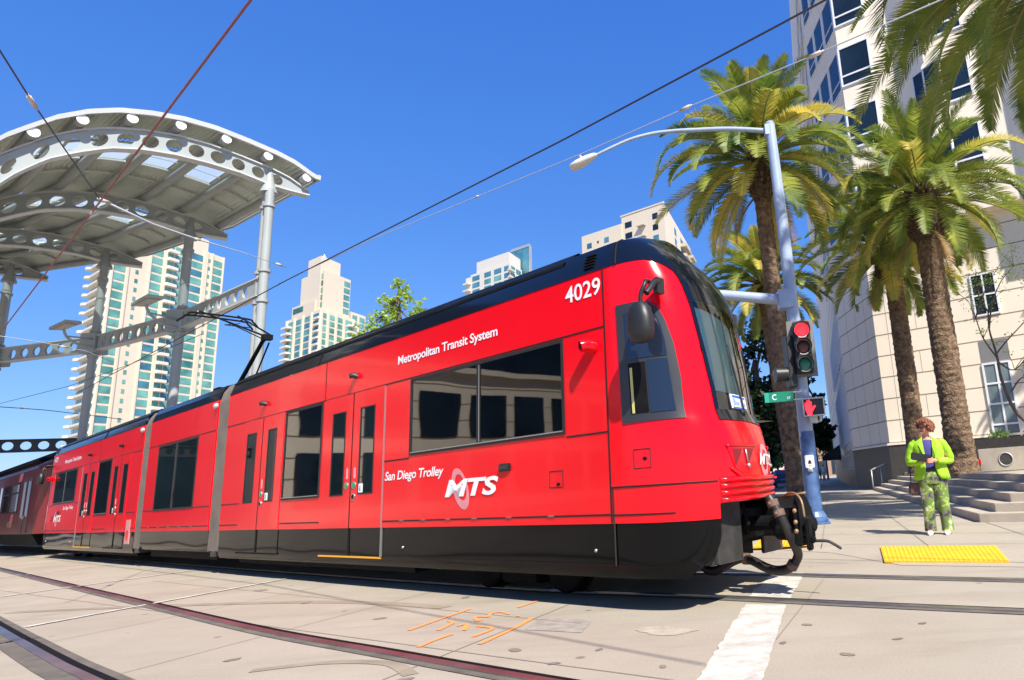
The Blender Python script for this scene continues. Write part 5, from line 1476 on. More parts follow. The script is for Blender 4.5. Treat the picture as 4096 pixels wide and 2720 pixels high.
# ------------------------------------------------------------------ palms
def frond(mb, rng, base, az, el, L, droop, mi, nl=66, lw=.042, ll=.50):
    """one feather frond: arching stem with two rows of narrow leaflets"""
    ca, sa = math.cos(az), math.sin(az)
    pts = []; p = Vector(base); e = el; n = 16
    for i in range(n + 1):
        pts.append(p.copy())
        d = Vector((ca * math.cos(e), sa * math.cos(e), math.sin(e)))
        p = p + d * (L / n)
        e -= droop / n * (.35 + 1.3 * i / n)
    side0 = Vector((-sa, ca, 0)); tw = rng.uniform(-.5, .5)
    mb.mi = 2
    mb.tube(pts, [.035 * (1 - .85 * i / n) for i in range(n + 1)], 4, caps=False)
    mb.mi = mi
    for i in range(nl):
        t = .16 + .84 * i / nl
        f = t * n; k = min(int(f), n - 1); c = pts[k].lerp(pts[k + 1], f - k)
        d = (pts[k + 1] - pts[k]).normalized()
        sd_ = (side0 - d * side0.dot(d)).normalized(); nn = sd_.cross(d); 
        if nn.z < 0: nn = -nn
        prof = min(1, (t - .10) / .18) * (1 - max(0, (t - .72) / .30)) ** .6
        ln = ll * max(.16, prof) * rng.uniform(.85, 1.1)
        for q in (-1, 1):
            a = sd_ * q * math.cos(tw * q * .4 + .35) + nn * math.sin(.42 + rng.uniform(-.15, .15) - tw * q * .3)
            tip = c + (a * .82 + d * .62).normalized() * ln - Vector((0, 0, ln * ln * .25))
            w = d * lw
            mid = c.lerp(tip, .45) + Vector((0, 0, .012))
            mb.add([c - w * .4, c + w * .4, mid + w * .55, tip, mid - w * .55], [(0, 1, 2, 4), (4, 2, 3)])
def crown_mesh(seed, n=92, L=3.3, lo=-40, yellow=.14):
    rng = random.Random(seed); mb = MB()
    for i in range(n):
        u = (i + .5) / n
        el = R_(lo + (92 - lo) * u ** .85) + rng.uniform(-.10, .10)
        az = i * 2.39996 + rng.uniform(-.25, .25)
        ln_j = rng.uniform(.8, 1.12); r = .22 * math.cos(max(0, el)); b = (r * math.cos(az), r * math.sin(az), .45 * u)
        ln = L * ln_j * (.78 + .30 * math.sin(math.pi * min(1, u + .12)))
        dr = R_(rng.uniform(75, 125)) * (1.0 if el > 0 else .6)
        if el > R_(60): dr *= .45; ln *= 1.0
        mi = 0
        if el < R_(5) and rng.random() < yellow * 3: mi = 1
        elif rng.random() < yellow: mi = 1
        frond(mb, rng, b, az, el, ln, dr, mi)
    return mb
def trunk_mesh(seed, H, r0, r1, lean=(0, 0), flare=1.25):
    rng = random.Random(seed); mb = MB(); rows = []
    nz_, nk = int(H / .10), 22
    for j in range(nz_ + 1):
        z = H * j / nz_; t = j / nz_
        r = r0 + (r1 - r0) * t + r0 * (flare - 1) * math.exp(-z / .35)
        row = []
        for k in range(nk):
            a = 2 * math.pi * k / nk + (.14 if j % 2 else 0)
            rr = r * (1 + .018 * (1 if j % 2 else -1) + rng.uniform(-.05, .05) + .03 * noise.noise(Vector((math.cos(a) * 2, math.sin(a) * 2, z * .7))))
            row.append((lean[0] * t + rr * math.cos(a), lean[1] * t + rr * math.sin(a), z))
        rows.append(row)
    mb.grid(rows, True); mb.poly(rows[-1])
    return mb
def bulb_mesh(seed, r, h, rt):
    """ball of old leaf bases under the crown"""
    rng = random.Random(seed); mb = MB(); rows = []
    prof = [(rt * 1.0, -.15), (rt * 1.12, 0), (r * .92, h * .16), (r, h * .35), (r * .97, h * .6), (r * .8, h * .85), (r * .45, h * 1.05)]
    mb.lathe((0, 0, 0), prof, 18)
    for i in range(170):
        t = rng.random(); z = h * (.02 + .95 * t); a = i * 2.39996
        rr = interp(z, [(p[1], p[0]) for p in prof])
        c = Vector((rr * math.cos(a), rr * math.sin(a), z)); o = Vector((math.cos(a), math.sin(a), .8)).normalized(); sd_ = Vector((-math.sin(a), math.cos(a), 0))
        mb.add([c - sd_ * .06, c + sd_ * .06, c + o * .15 + sd_ * .035, c + o * .15 - sd_ * .035, c + o * .06 + Vector((0, 0, -.07))], [(0, 1, 2, 3), (0, 4, 1), (3, 2, 4), (0, 3, 4), (1, 4, 2)])
    return mb
cr = [crown_mesh(11), crown_mesh(23, 98, 3.5, -38, .035), crown_mesh(37, 78, 2.9, -40, .13)]
crown_obs = []
def palm(loc, H, r0, r1, which, rz, label, sc_=1., bulb=(.42, .9), seed=1, hang=0, lean=(0, 0)):
    root = empty('palm_tree', loc, rz, label, 'palm tree', 'date palms along the pavement')
    trunk_mesh(seed, H, r0, r1, lean).build('trunk', 'bark', root, fix=False, smooth=False)
    b = bulb_mesh(seed + 5, bulb[0], bulb[1], r1).build('leaf_base_ball', 'bark_dark', root, fix=False); b.location = (lean[0], lean[1], H)
    if len(crown_obs) > which and crown_obs[which]:
        c = crown_obs[which].copy(); COL.objects.link(c); c.parent = root
    else:
        c = cr[which].build('crown', ['frond', 'frond_y', 'rachis'], root, fix=False); 
        while len(crown_obs) <= which: crown_obs.append(None)
        crown_obs[which] = c
    c.location = (lean[0], lean[1], H + bulb[1] * .75); c.scale = (sc_,) * 3
    if hang:
        rng = random.Random(seed + 9); mb = MB()
        for i in range(hang): frond(mb, rng, (.25 * math.cos(i * 2.1), .25 * math.sin(i * 2.1), 0), i * 2.1 + .6, R_(-45), 1.9, R_(55), 0, 26, .03, .3)
        d = mb.build('dry_frond', ['frond_dry', 'frond_dry', 'frond_dry'], root, fix=False); d.location = (0, 0, H + .35)
    return root
palm((2.84, 18.6, SWZ), 9.05, .25, .24, 0, .3, 'tall slender palm whose trunk runs up just left of the traffic signal pole', 1.0, (.40, 1.45), 1, 2, (-.17, 0))
palm((4.25, 28.2, SWZ), 8.4, .26, .24, 2, 0., 'palm with a low crown half hidden behind the slender palm and the tram cab', 1.05, (.42, .9), 2, 0, (-.55, 0))
palm((8.50, 25.4, .8), 7.45, .37, .33, 2, .9, 'thinner of the two palms behind the woman, its dark leaf base ball bulging', 1.12, (.66, 1.45), 3, 2)
palm((8.02, 20.2, .8), 7.3, .41, .36, 1, 2.3, 'thick trunked palm right of the woman with a heavy dark crown base', 1.0, (.58, 1.75), 4, 3)
palm((7.7, 11.0, SWZ), 9.5, .42, .36, 1, .2, 'near palm beyond the right edge whose fronds hang into the top right corner', 1.2, (.55, 1.2), 5)
palm((19.5, 23.5, .8), 8.6, .40, .36, 0, 3.9, 'palm standing beyond the right edge in front of the stone building', 1.05, (.5, 1.1), 6)

# ------------------------------------------------------------------ broadleaf trees
def leafy(name, loc, label, cat, trunk, blobs, nleaf, size, m, group=None, seed=1, limbs=True, bark='treebark', tr=.12):
    rng = random.Random(seed)
    root = empty(name, loc, 0, label, cat, group)
    mb = MB(); T_ = [Vector(p) for p in trunk]
    mb.tube(catmull(T_, 4), [tr * (1 - .7 * i / (4 * (len(T_) - 1))) for i in range(4 * (len(T_) - 1) + 1)], 8)
    if limbs:
        for c, r in blobs:
            c = Vector(c); s = T_[max(1, len(T_) // 2)].lerp(T_[-1], rng.random())
            mid = s.lerp(c, .5) + Vector((rng.uniform(-.2, .2), rng.uniform(-.2, .2), -.15)) * r
            mb.tube(catmull([s, mid, c], 4), [tr * .38 * (1 - .8 * i / 8) for i in range(9)], 5)
    mb.build('trunk', bark, root, smooth=True)
    mb = MB(); tot = sum(r ** 2 for c, r in blobs)
    for c, r in blobs:
        n = int(nleaf * r * r / tot); c = Vector(c)
        subs = [(c + Vector((rng.gauss(0, 1), rng.gauss(0, 1), rng.gauss(0, .8))) * r * .55, r * rng.uniform(.25, .5)) for _ in range(14)]
        for i in range(n):
            sc_, sr = rng.choice(subs)
            v = Vector((rng.gauss(0, 1), rng.gauss(0, 1), rng.gauss(0, 1))).normalized() * sr * rng.random() ** .4
            p = sc_ + v
            a = Vector((rng.gauss(0, 1), rng.gauss(0, 1), rng.gauss(0, .6))).normalized(); b = a.orthogonal().normalized(); b = (b * math.cos(i) + a.cross(b) * math.sin(i))
            L = size * rng.uniform(.7, 1.3)
            mb.add([p - a * L * .5, p + b * L * .26, p + a * L * .5, p - b * L * .26], [(0, 1, 2, 3)])
    mb.build('crown', m, root, fix=False)
    return root
rng = random.Random(5)
def cloud(c, r, n, br, flat=1.):
    o = []
    for i in range(n):
        v = Vector((rng.gauss(0, 1), rng.gauss(0, 1), rng.gauss(0, 1))).normalized() * r * rng.uniform(.35, 1.)
        o.append((Vector(c) + Vector((v.x, v.y, v.z * flat)), br * rng.uniform(.7, 1.25)))
    return o
def polar(az, D, z): return Vector((math.sin(R_(az)) * D, math.cos(R_(az)) * D, z))
# spring-green tree showing over the tram roof
p = polar(-23.6, 30, .9)
leafy('street_tree', p, 'young spring green tree poking up behind the tram roof', 'tree', [(0, 0, 0), (.1, 0, 4), (0, .1, 7), (0, 0, 9.2)],
      [((-.05, 0, 9.25), .35), ((.3, 0, 8.7), .4), ((-.5, 0, 8.4), .45), ((.75, 0, 8.0), .4), ((-.9, 0, 7.6), .5), ((0, .3, 7.8), .55), ((.9, 0, 7.2), .55), ((-1.6, 0, 7.0), .4), ((-.7, 0, 6.6), .6), ((.4, 0, 6.4), .6), ((-2.3, 0, 6.6), .35), ((-2.2, 0, 5.9), .5)], 3200, .17, 'leaf_lime', None, 3)
# dark evergreens at the end of the pavement
for az, D, H, W, lab, sd_ in ((5.9, 44, 8.6, 2.6, 'dark evergreen tree behind the slender palm trunk, left of the signal pole', 4), (8.2, 50, 8.6, 2.6, 'dark evergreen tree filling the gap behind the traffic signal pole', 6), (10.2, 52, 7.6, 1.7, 'smaller dark tree between the signal pole and the stone building', 8)):
    p = polar(az, D, 0)
    bl = cloud((0, 0, H * .60), W, 24, W * .36, 1.25)
    if az < 6: bl += [((.7, 0, H * 1.22), 1.1), ((.2, 0, H * 1.08), 1.3), ((1.2, 0, H * 1.38), .8), ((-1.6, 0, H * .95), 1.0)]
    leafy('evergreen_tree', p, lab, 'tree', [(0, 0, 0), (.2, 0, H * .3), (0, .2, H * .6), (.2, 0, H)], bl, 6500, .42, 'leaf_dark', 'dark evergreens along the street', sd_, tr=.3)
p = polar(7.3, 90, 0)
leafy('street_tree', p, 'round bright green tree far down the street beside the tram nose', 'tree', [(0, 0, 0), (0, 0, 2), (0, 0, 3.4)], cloud((0, 0, 3.3), 1.7, 16, .9, .8), 3000, .35, 'leaf_mid', None, 9, tr=.2)
p = polar(11.3, 84, 0)
leafy('street_tree', p, 'small light green tree far off between signal pole and building corner', 'tree', [(0, 0, 0), (0, 0, 2), (0, 0, 5)], cloud((0, 0, 4.6), 1.3, 10, .8, 1.2), 1600, .35, 'leaf_mid', None, 12, tr=.15)
# slender bare-branched tree with fresh leaves at the right edge
root = empty('young_tree', (8.3, 15.6, .8), 0, 'slender dark branched tree with sparse lime leaves at the right edge', 'tree')
def L_(x, y, z): return Vector((x - 8.3, y - 15.6, z - .8))
br = [[(8.55, 15.2, .8), (7.75, 15.2, 1.75), (7.43, 15.29, 2.2), (7.29, 15.36, 2.95), (7.28, 15.36, 3.46), (7.22, 15.39, 4.1), (7.28, 15.4, 4.6)],
      [(7.27, 15.36, 3.5), (7.5, 15.3, 3.75), (7.9, 15.1, 4.15), (8.3, 15.0, 4.5)], [(7.28, 15.36, 3.4), (7.05, 15.4, 3.9), (6.95, 15.4, 4.4), (6.85, 15.4, 4.8)], [(7.22, 15.4, 4.1), (7.35, 15.3, 4.7), (7.6, 15.2, 5.2), (7.9, 15.1, 5.5)],
      [(7.43, 15.29, 2.6), (7.7, 15.2, 2.9), (8.0, 15.1, 2.7)], [(7.3, 15.36, 3.3), (7.6, 15.3, 3.1), (7.95, 15.1, 3.5)], [(7.28, 15.4, 4.5), (7.1, 15.4, 5.0), (7.15, 15.4, 5.6)], [(6.95, 15.4, 4.4), (7.2, 15.4, 4.9), (7.5, 15.3, 5.4)]]
mb = MB()
for i, b in enumerate(br):
    P = catmull([L_(*q) for q in b], 5); r0 = .055 if i == 0 else .022
    mb.tube(P, [r0 * (1 - .75 * j / (len(P) - 1)) for j in range(len(P))], 7)
rg = random.Random(2)
tips = []
for b in br[1:]:
    for _ in range(5):
        s = L_(*b[rg.randrange(1, len(b))]); e = s + Vector((rg.uniform(-.35, .35), rg.uniform(-.3, .3), rg.uniform(-.1, .45))); mb.tube([s, s.lerp(e, .5) + Vector((0, 0, .04)), e], [.009, .006, .003], 4); tips.append(e)
mb.build('trunk', 'treebark', root, smooth=True)
mb = MB()
for c, r, n in [(L_(7.05, 15.4, 5.3), .35, 90), (L_(7.5, 15.3, 5.35), .35, 110), (L_(7.9, 15.1, 5.45), .35, 110), (L_(7.1, 15.4, 4.75), .3, 70), (L_(8.2, 15.0, 5.2), .35, 90), (L_(7.9, 15.1, 6.0), .3, 60)] + [(t, .10, 9) for t in tips]:
    for _ in range(n):
        p = c + Vector((rg.gauss(0, 1) * 1.2, rg.gauss(0, 1), rg.gauss(0, .6))) * r * .6
        a = Vector((rg.gauss(0, 1), rg.gauss(0, 1), rg.gauss(0, .5))).normalized(); b = a.orthogonal().normalized(); s = .075 * rg.uniform(.7, 1.2)
        mb.add([p - a * s * .5, p + b * s * .3, p + a * s * .5, p - b * s * .3], [(0, 1, 2, 3)])
mb.build('crown', 'leaf_lime', root, fix=False)
hd = leafy('hedge', (12.6, 27.6, 1.2), 'clipped green bush on the granite wall at the right edge', 'bush', [(0, 0, 0), (0, 0, .3)], cloud((0, 0, .75), .5, 8, .35, .5), 900, .10, 'leaf_mid', None, 20, limbs=False, tr=.04)

for (c_, h_), lab in zip(MIRROR_TREES, ('dark tree across the street, seen only mirrored in the tram windows', 'taller dark tree by the beige office, seen only mirrored in the tram windows')):
    leafy('street_tree', c_, lab, 'tree', [(0, 0, 0), (0, 0, h_ * .4), (0, 0, h_)], cloud((0, 0, h_ * .65), h_ * .26, 12, h_ * .13, 1.3), 1500, .35, 'leaf_dark', None, 31, tr=.15)
# ------------------------------------------------------------------ traffic pole
PP = Vector((2.52, 14.40, SWZ))
tp = empty('traffic_pole', PP, 0, 'tall blue grey traffic signal pole with a curved lamp arm and worn blue base', 'pole')
iP = Matrix.Translation(-PP)
mb = MB(); mb.tube([PP + UP * .0, PP + UP * 3 + Vector((-.01, 0, 0)), PP + Vector((-.03, 0, 6)), PP + Vector((-.10, 0, 9.15))], [.165, .15, .138, .115], 20); mb.tube([PP + Vector((-.10, 0, 9.14)), PP + Vector((-.10, 0, 9.19))], [.12, .09], 20)
mb.build('post', 'pole', tp, M=iP, smooth=True, angle=.7)
mb = MB(); mb.tube([PP + UP * .02, PP + UP * .9, PP + UP * 1.9], [.171, .165, .161], 20); mb.build('lower_post', 'pole_blue', tp, M=iP, smooth=True, angle=.7)
mb = MB(); mb.box((PP.x - .26, PP.y - .26, SWZ), (PP.x + .26, PP.y + .26, SWZ + .05)); mb.lathe(PP + UP * .05, [(.24, 0), (.24, .10), (.185, .20), (.172, .21)], 20)
for a in (0, 1, 2, 3): mb.lathe(PP + Vector((.21 * (-1) ** a, .21 * (-1) ** (a // 2), .05)), [(.03, 0), (.03, .06), (.015, .08)], 6)
mb.build('base', 'pole_blue', tp, M=iP, bevel=.008)
arm = [(2.42, 14.40, 9.02), (1.5, 14.50, 9.20), (.62, 14.58, 9.28), (.1, 14.6, 9.30), (-.42, 14.59, 9.26), (-1.0, 14.55, 9.10), (-1.76, 14.49, 8.74)]
P = catmull(arm, 6)
mb = MB(); mb.tube(P, [.062 - .028 * i / (len(P) - 1) for i in range(len(P))], 10); mb.obox((2.38, 14.40, 9.03), (.10, 0, 0), (0, .11, 0), (0, 0, .13)); mb.build('lamp_arm', 'pole', tp, M=iP, smooth=True, angle=.7)
mb = MB()
c0, c1 = Vector((-1.72, 14.49, 8.76)), Vector((-2.36, 14.42, 8.42)); d = (c1 - c0).normalized(); sd_ = Vector((0, 1, 0)); nn = d.cross(sd_) * -1
nn = sd_.cross(d); nn = nn if nn.z > 0 else -nn
rows = []
for t, w, hu, hd_ in ((0, .05, .04, .04), (.08, .09, .07, .05), (.35, .16, .08, .09), (.7, .185, .07, .11), (.92, .15, .05, .09), (1, .05, .02, .03)):
    c = c0.lerp(c1, t); rows.append([c + sd_ * w * math.cos(a) + nn * (hu if math.sin(a) > 0 else hd_) * math.sin(a) for a in [2 * math.pi * k / 16 for k in range(16)]])
mb.grid(rows, True); mb.poly(rows[0]); mb.poly(rows[-1])
lh = mb.build('lamp_head', 'lampwhite', tp, M=iP, smooth=True)
mb = MB(); mb.tube([c0.lerp(c1, .5) + nn * .07, c0.lerp(c1, .5) + nn * .17], .035, 8); mb.build('photocell', mat('pink_photocell', (.55, .25, .25), .5), lh, M=iP)
mb = MB(); mb.tube([(2.42, 14.40, 4.86), (1.0, 14.55, 5.13), (-3.2, 14.95, 5.75)], [.125, .115, .08], 14); mb.obox((2.36, 14.40, 4.88), (.16, 0, .0), (0, .17, 0), (0, 0, .21)); mb.build('mast_arm', 'pole', tp, M=iP, smooth=True, angle=.7)
# three lamp signal
def signal(loc, rz, label, lit):
    r = empty('traffic_signal', loc, rz, label, 'traffic light')
    mb = MB(); mb.prism([(-.30, .16, -.62), (.27, .16, -.62), (.27, .16, .62), (-.30, .16, .62)], (0, .012, 0)); mb.build('backplate', 'plate_grey', r)
    mb = MB(); mb.box((-.185, -.02, -.56), (.175, .16, .56)); mb.box((-.05, .17, -.50), (.05, .34, -.42)); mb.box((-.05, .17, .42), (.05, .34, .50)); mb.build('housing', 'blackplastic', r, bevel=.02)
    for z, key in ((.37, 'red'), (0, 'amber'), (-.37, 'green')):
        mb = MB(); mb.lathe((0, -.021, z), [(.02, .028), (.10, .018), (.148, 0), (.148, -.02)], 24, (0, -1, 0))
        if key == lit: m = mat('lit_red_lens', (.9, .02, .02), .4, emit=((1, .012, .02), 2.6))
        else: m = mat(key + '_lens', {'amber': (.10, .03, .018), 'green': (.02, .16, .10), 'red': (.2, .01, .01)}[key], .3)
        mb.build('lens', m, r, smooth=True)
        mb = MB(); rows = []
        for q in range(25):
            a = math.pi * (-.32 + 1.64 * q / 24); L = .20 * (.35 + .65 * max(0, math.sin(a)) ** .5) if math.sin(a) > -.1 else .08
            rows.append([(.165 * math.cos(a), -.02, z + .165 * math.sin(a)), (.168 * math.cos(a), -.02 - L, z + .160 * math.sin(a))])
        mb.grid(rows); v = mb.build('visor', 'blackplastic', r, fix=False, smooth=True)
        sm = v.modifiers.new('thickness', 'SOLIDIFY'); sm.thickness = .008
        mb = MB()
        for k in range(20):
            a0 = 2 * math.pi * k / 20; a1 = 2 * math.pi * (k + 1) / 20
            mb.poly([(R__ * math.cos(a), -.026, z + R__ * math.sin(a)) for R__, a in ((.15, a0), (.15, a1), (.17, a1), (.17, a0))])
        mb.build('lens_ring', 'galv', r, fix=False)
    return r
signal((2.58, 14.02, 3.72), R_(-4), 'three lamp traffic signal on the pole with its red lamp lit', 'red')
r = empty('traffic_signal', (2.22, 14.30, 3.42), R_(-82), 'second signal head seen from its side, only its black tunnel visor sticking out left', 'traffic light')
mb = MB(); mb.box((-.16, .0, -.52), (.16, .18, .60)); mb.build('housing', 'blackplastic', r, bevel=.02)
mb = MB(); mb.tube([(0, .0, -.22), (0, -.26, -.22)], [.15, .155], 16); mb.build('visor', 'blackplastic', r, smooth=True, angle=.7)
# street name sign
r = empty('street_sign', (2.02, 14.20, 2.72), R_(-5), 'green street name sign reading C St under the traffic signal', 'street sign')
mb = MB(); mb.box((-.34, -.006, -.115), (.27, .006, .095)); mb.build('panel', 'sign_green', r)
mb = MB(); mb.box((-.34, -.009, -.115), (-.25, -.0065, .095)); mb.build('end_block', mat('sign_light_green', (.02, .33, .22), .45), r)
text_on('lettering', 'C', lambda u, v: Vector((u, -.009, v)), (-.18, -.09, -.07, .05), 'white', r, 0, .01)
text_on('lettering', 'ST', lambda u, v: Vector((u, -.009, v)), (.13, .21, -.07, -.02), 'white', r, 0, .005)
mb = MB(); mb.box((.27, -.012, -.10), (.47, .012, -.075)); mb.box((.27, -.012, .06), (.47, .012, .085)); mb.build('bracket', 'galv', r)
# pedestrian signal with raised hand
r = empty('pedestrian_signal', (2.66, 14.02, 2.435), R_(-8), 'pedestrian signal showing a lit red raised hand', 'pedestrian signal')
mb = MB(); mb.box((-.225, -.02, -.19), (.225, .20, .19)); mb.build('housing', 'plate_grey', r, bevel=.03)
mb = MB()
for a, b, c, d in ((-.225, .225, .165, .195), (-.225, .225, -.195, -.165), (-.228, -.20, -.165, .165), (.20, .228, -.165, .165)): mb.box((a, -.06, c), (b, -.018, d))
mb.build('front_frame', 'galv', r, bevel=.006)
mb = MB(); mb.box((-.20, -.028, -.165), (.20, -.021, .165)); fc = mb.build('face', 'blackplastic', r)
hm_ = mat('lit_red_hand', (.9, .02, .03), .4, emit=((1, .015, .025), 2.6))
mb = MB()
hand = [(-.125, -.155), (-.055, -.155), (-.045, -.10), (-.01, -.04), (.03, .01), (.015, .03), (-.012, .015), (-.04, -.015), (-.042, .10), (-.062, .105), (-.068, .02), (-.074, .135), (-.096, .135), (-.10, .02), (-.108, .125), (-.130, .12), (-.132, .01), (-.142, .085), (-.162, .08), (-.165, -.03), (-.145, -.10)]
mb.prism([((x + .085) * 1.15 - .085, -.030, z * 1.1) for x, z in hand], (0, -.004, 0)); mb.build('hand_symbol', hm_, fc)
mb = MB(); mb.box((-.10, .0, -.33), (.06, .12, -.19)); mb.tube([(.12, .06, -.19), (.12, .06, -.28), (.02, .2, -.30)], .035, 8); mb.tube([(-.05, .08, .19), (-.05, .08, .25)], .03, 8); mb.build('bracket', 'galv', r, bevel=.01)
# push button plate
r = empty('push_button', (2.495, 14.228, 1.33), R_(-4), 'white push button plate with a small black pictogram on the blue pole', 'push button')
mb = MB(); mb.prism([(x, -.012, z) for x, z in ((-.075, -.13), (-.095, -.11), (-.095, .11), (-.075, .13), (.075, .13), (.095, .11), (.095, -.11), (.075, -.13))], (0, .02, 0)); mb.build('plate', 'white', r)
mb = MB(); mb.lathe((0, -.013, .0), [(.028, 0), (.028, .002)], 12, (0, -1, 0)); mb.box((-.035, -.016, -.05), (.035, -.0125, -.015)); mb.box((-.03, -.016, -.10), (.03, -.0125, -.085)); mb.build('pictogram', 'blackplastic', r)
mb = MB(); mb.lathe((0, -.012, -.165), [(.035, 0), (.035, .03), (.02, .04)], 12, (0, -1, 0)); mb.box((-.05, -.012, -.21), (.05, .03, -.125)); mb.build('button', 'galv', r)
# far street lamp
b = polar(6.5, 46, 0)
r = empty('street_lamp', b, 0, 'distant grey street lamp with a bent arm left of the slender palm', 'street lamp')
q1, q2, q0 = polar(6.10, 46, 5.4) - b, polar(5.62, 46, 7.0) - b, polar(6.43, 46, 3.7) - b
mb = MB(); mb.tube([(0, 0, 0), (0, 0, 3.2), q0, q1, q2], [.12, .10, .09, .08, .07], 8); mb.build('post', 'galv', r, smooth=True)
mb = MB(); mb.sphere(q2 + Vector((-.2, 0, -.05)), .25, 10, 6, 1.3, .7, .4); mb.build('lamp_head', 'frame_grey', r, smooth=True)
mb = MB(); mb.sphere(q0, .16, 8, 6); mb.build('clamp', 'galv', r, smooth=True)

# ------------------------------------------------------------------ cars down the side street
def car(loc, rz, label, m, kind='car'):
    r = empty('parked_car' if kind != 'car' else 'car', loc, rz, label, 'car')
    mb = MB(); W2 = .88     # rear faces -y
    prof = [(-2.2, .35), (-2.25, .62), (-2.15, .98), (-1.85, 1.02), (-1.2, 1.42), (.35, 1.45), (1.15, 1.02), (2.05, .86), (2.25, .60), (2.2, .35)]
    rows = []
    for x, k in ((-W2, .93), (-W2 * .97, 1.0), (W2 * .97, 1.0), (W2, .93)):
        rows.append([(x * (1 if z < 1.03 else .80), y * k, .35 + (z - .35) * (k if z < 1.03 else 1)) for y, z in prof])
    mb.grid(rows); mb.poly(rows[0]); mb.poly(rows[-1]); mb.grid([[r_[0] for r_ in rows], [r_[-1] for r_ in rows]])
    body = mb.build('body', m, r, bevel=.03)
    mb = MB(); mb.grid([[(-.62, -1.82, 1.06), (.62, -1.82, 1.06)], [(-.56, -1.25, 1.40), (.56, -1.25, 1.40)]]); w = mb.build('rear_window', 'glass', r, M=Matrix.Translation((0, -.03, .02)), fix=False)
    for x in (-.66, .66):
        mb = MB(); mb.sphere((x, -2.16, .84), .13, 10, 6, 1, .35, .8); mb.build('tail_light', mat('lit_tail_light', (.8, .02, .02), .3, emit=((1, .02, .02), 2.2)), r, smooth=True)
    mb = MB(); mb.box((-.14, -1.30, 1.38), (.14, -1.22, 1.44)); mb.build('brake_light', mat('lit_brake_light', (.8, .02, .02), .3, emit=((1, .02, .02), 2.2)), r)
    mb = MB(); mb.box((-.26, -2.27, .58), (.26, -2.22, .70)); mb.build('number_plate', 'pole', r)
    for x in (-.80, .80):
        for y in (-1.35, 1.4):
            mb = MB(); mb.lathe((x - .1, y, .32), [(.1, 0), (.31, .01), (.32, .05), (.32, .16), (.31, .2), (.1, .2)], 18, (1, 0, 0)); wh = mb.build('wheel', 'rubber', r, smooth=True, angle=.6)
            mb = MB(); mb.lathe((x - .11, y, .32), [(.19, 0), (.19, .22)], 12, (1, 0, 0)); mb.build('rim', 'galv', wh)
    return r
blk_ = mat('black_car_paint', (.012, .012, .015), .15, coat=.5)
car(polar(7.25, 86, 0), R_(-9), 'black car with three red lights lit driving away beside the tram nose', blk_)
car(polar(7.75, 58, 0), R_(-9), 'blue grey car parked behind the slender palm trunk', mat('blue_grey_car', (.10, .14, .24), .2, coat=.4), 'p')
# ------------------------------------------------------------------ people
skin_m = mat('skin', (.62, .30, .20), .55)
def skinbody(name, verts, edges, m, parent, sub=2, root=0):
    me = bpy.data.meshes.new(name); me.from_pydata([v[0] for v in verts], edges, []); me.update()
    o = bpy.data.objects.new(name, me); COL.objects.link(o)
    o.modifiers.new('skin', 'SKIN').use_smooth_shade = True
    sv = me.skin_vertices[0].data
    for i, v in enumerate(verts):
        r = v[1] if isinstance(v[1], tuple) else (v[1], v[1]); sv[i].radius = r; sv[i].use_root = (i == root)
    sb = o.modifiers.new('sub', 'SUBSURF'); sb.levels = sub; sb.render_levels = sub
    dg = bpy.context.evaluated_depsgraph_get()
    me2 = bpy.data.meshes.new_from_object(o.evaluated_get(dg))
    bpy.data.objects.remove(o)
    me2.materials.clear(); me2.materials.append(m)
    for p in me2.polygons: p.use_smooth = True
    r = bpy.data.objects.new(name, me2); COL.objects.link(r)
    if parent: r.parent = parent
    return r
wp = empty('person', (3.75, 10.71, SWZ), R_(-18.7), 'red haired person in sunglasses, lime green jacket and floral trousers holding a black clutch', 'person')
V, E = [], []
def chain(pts, start=None):
    prev = start
    for p, r in pts:
        V.append((p, r)); i = len(V) - 1
        if prev is not None: E.append((prev, i))
        prev = i
    return prev
chain([((0, 0, .92), (.14, .10))])
ch = chain([((0, 0, 1.08), (.125, .09)), ((0, 0, 1.26), (.145, .095)), ((0, .01, 1.40), (.10, .07))], 0)
nk = chain([((-.005, .005, 1.47), .050), ((-.012, -.01, 1.535), .058), ((-.012, -.012, 1.605), (.088, .084)), ((-.010, -.005, 1.67), (.080, .078)), ((-.008, 0, 1.70), .045)], ch)
for s in (-1, 1):
    chain([((s * .09, 0, .84), .095), ((s * .105, -.015, .48), .062), ((s * .12, .012, .10), .042), ((s * .12 - .01, -.06, .045), .038), ((s * .12 - .02, -.13, .03), .028)], 0)
    w = chain([((s * .175, .01, 1.375), .058), ((s * .28, .02, 1.12), .030), ((s * .10, -.20, 1.10), .027), ((s * .045, -.235, 1.105), (.036, .022))], ch)
    for k, (dz, L) in enumerate(((.030, .9), (.012, 1.05), (-.006, 1.0), (-.022, .8))):
        y = -.245 - .012 * (1 if s > 0 else 0)
        chain([((s * .012, y - .012, 1.105 + dz), .0095), ((-s * .025 * L, y - .022, 1.10 + dz), .0085), ((-s * .05 * L, y - .006, 1.098 + dz), .0075)], w)
    chain([((s * .040, -.235, 1.145), .0105), ((s * .012, -.250, 1.158), .009)], w)
body = skinbody('body', V, E, skin_m, wp, 2)
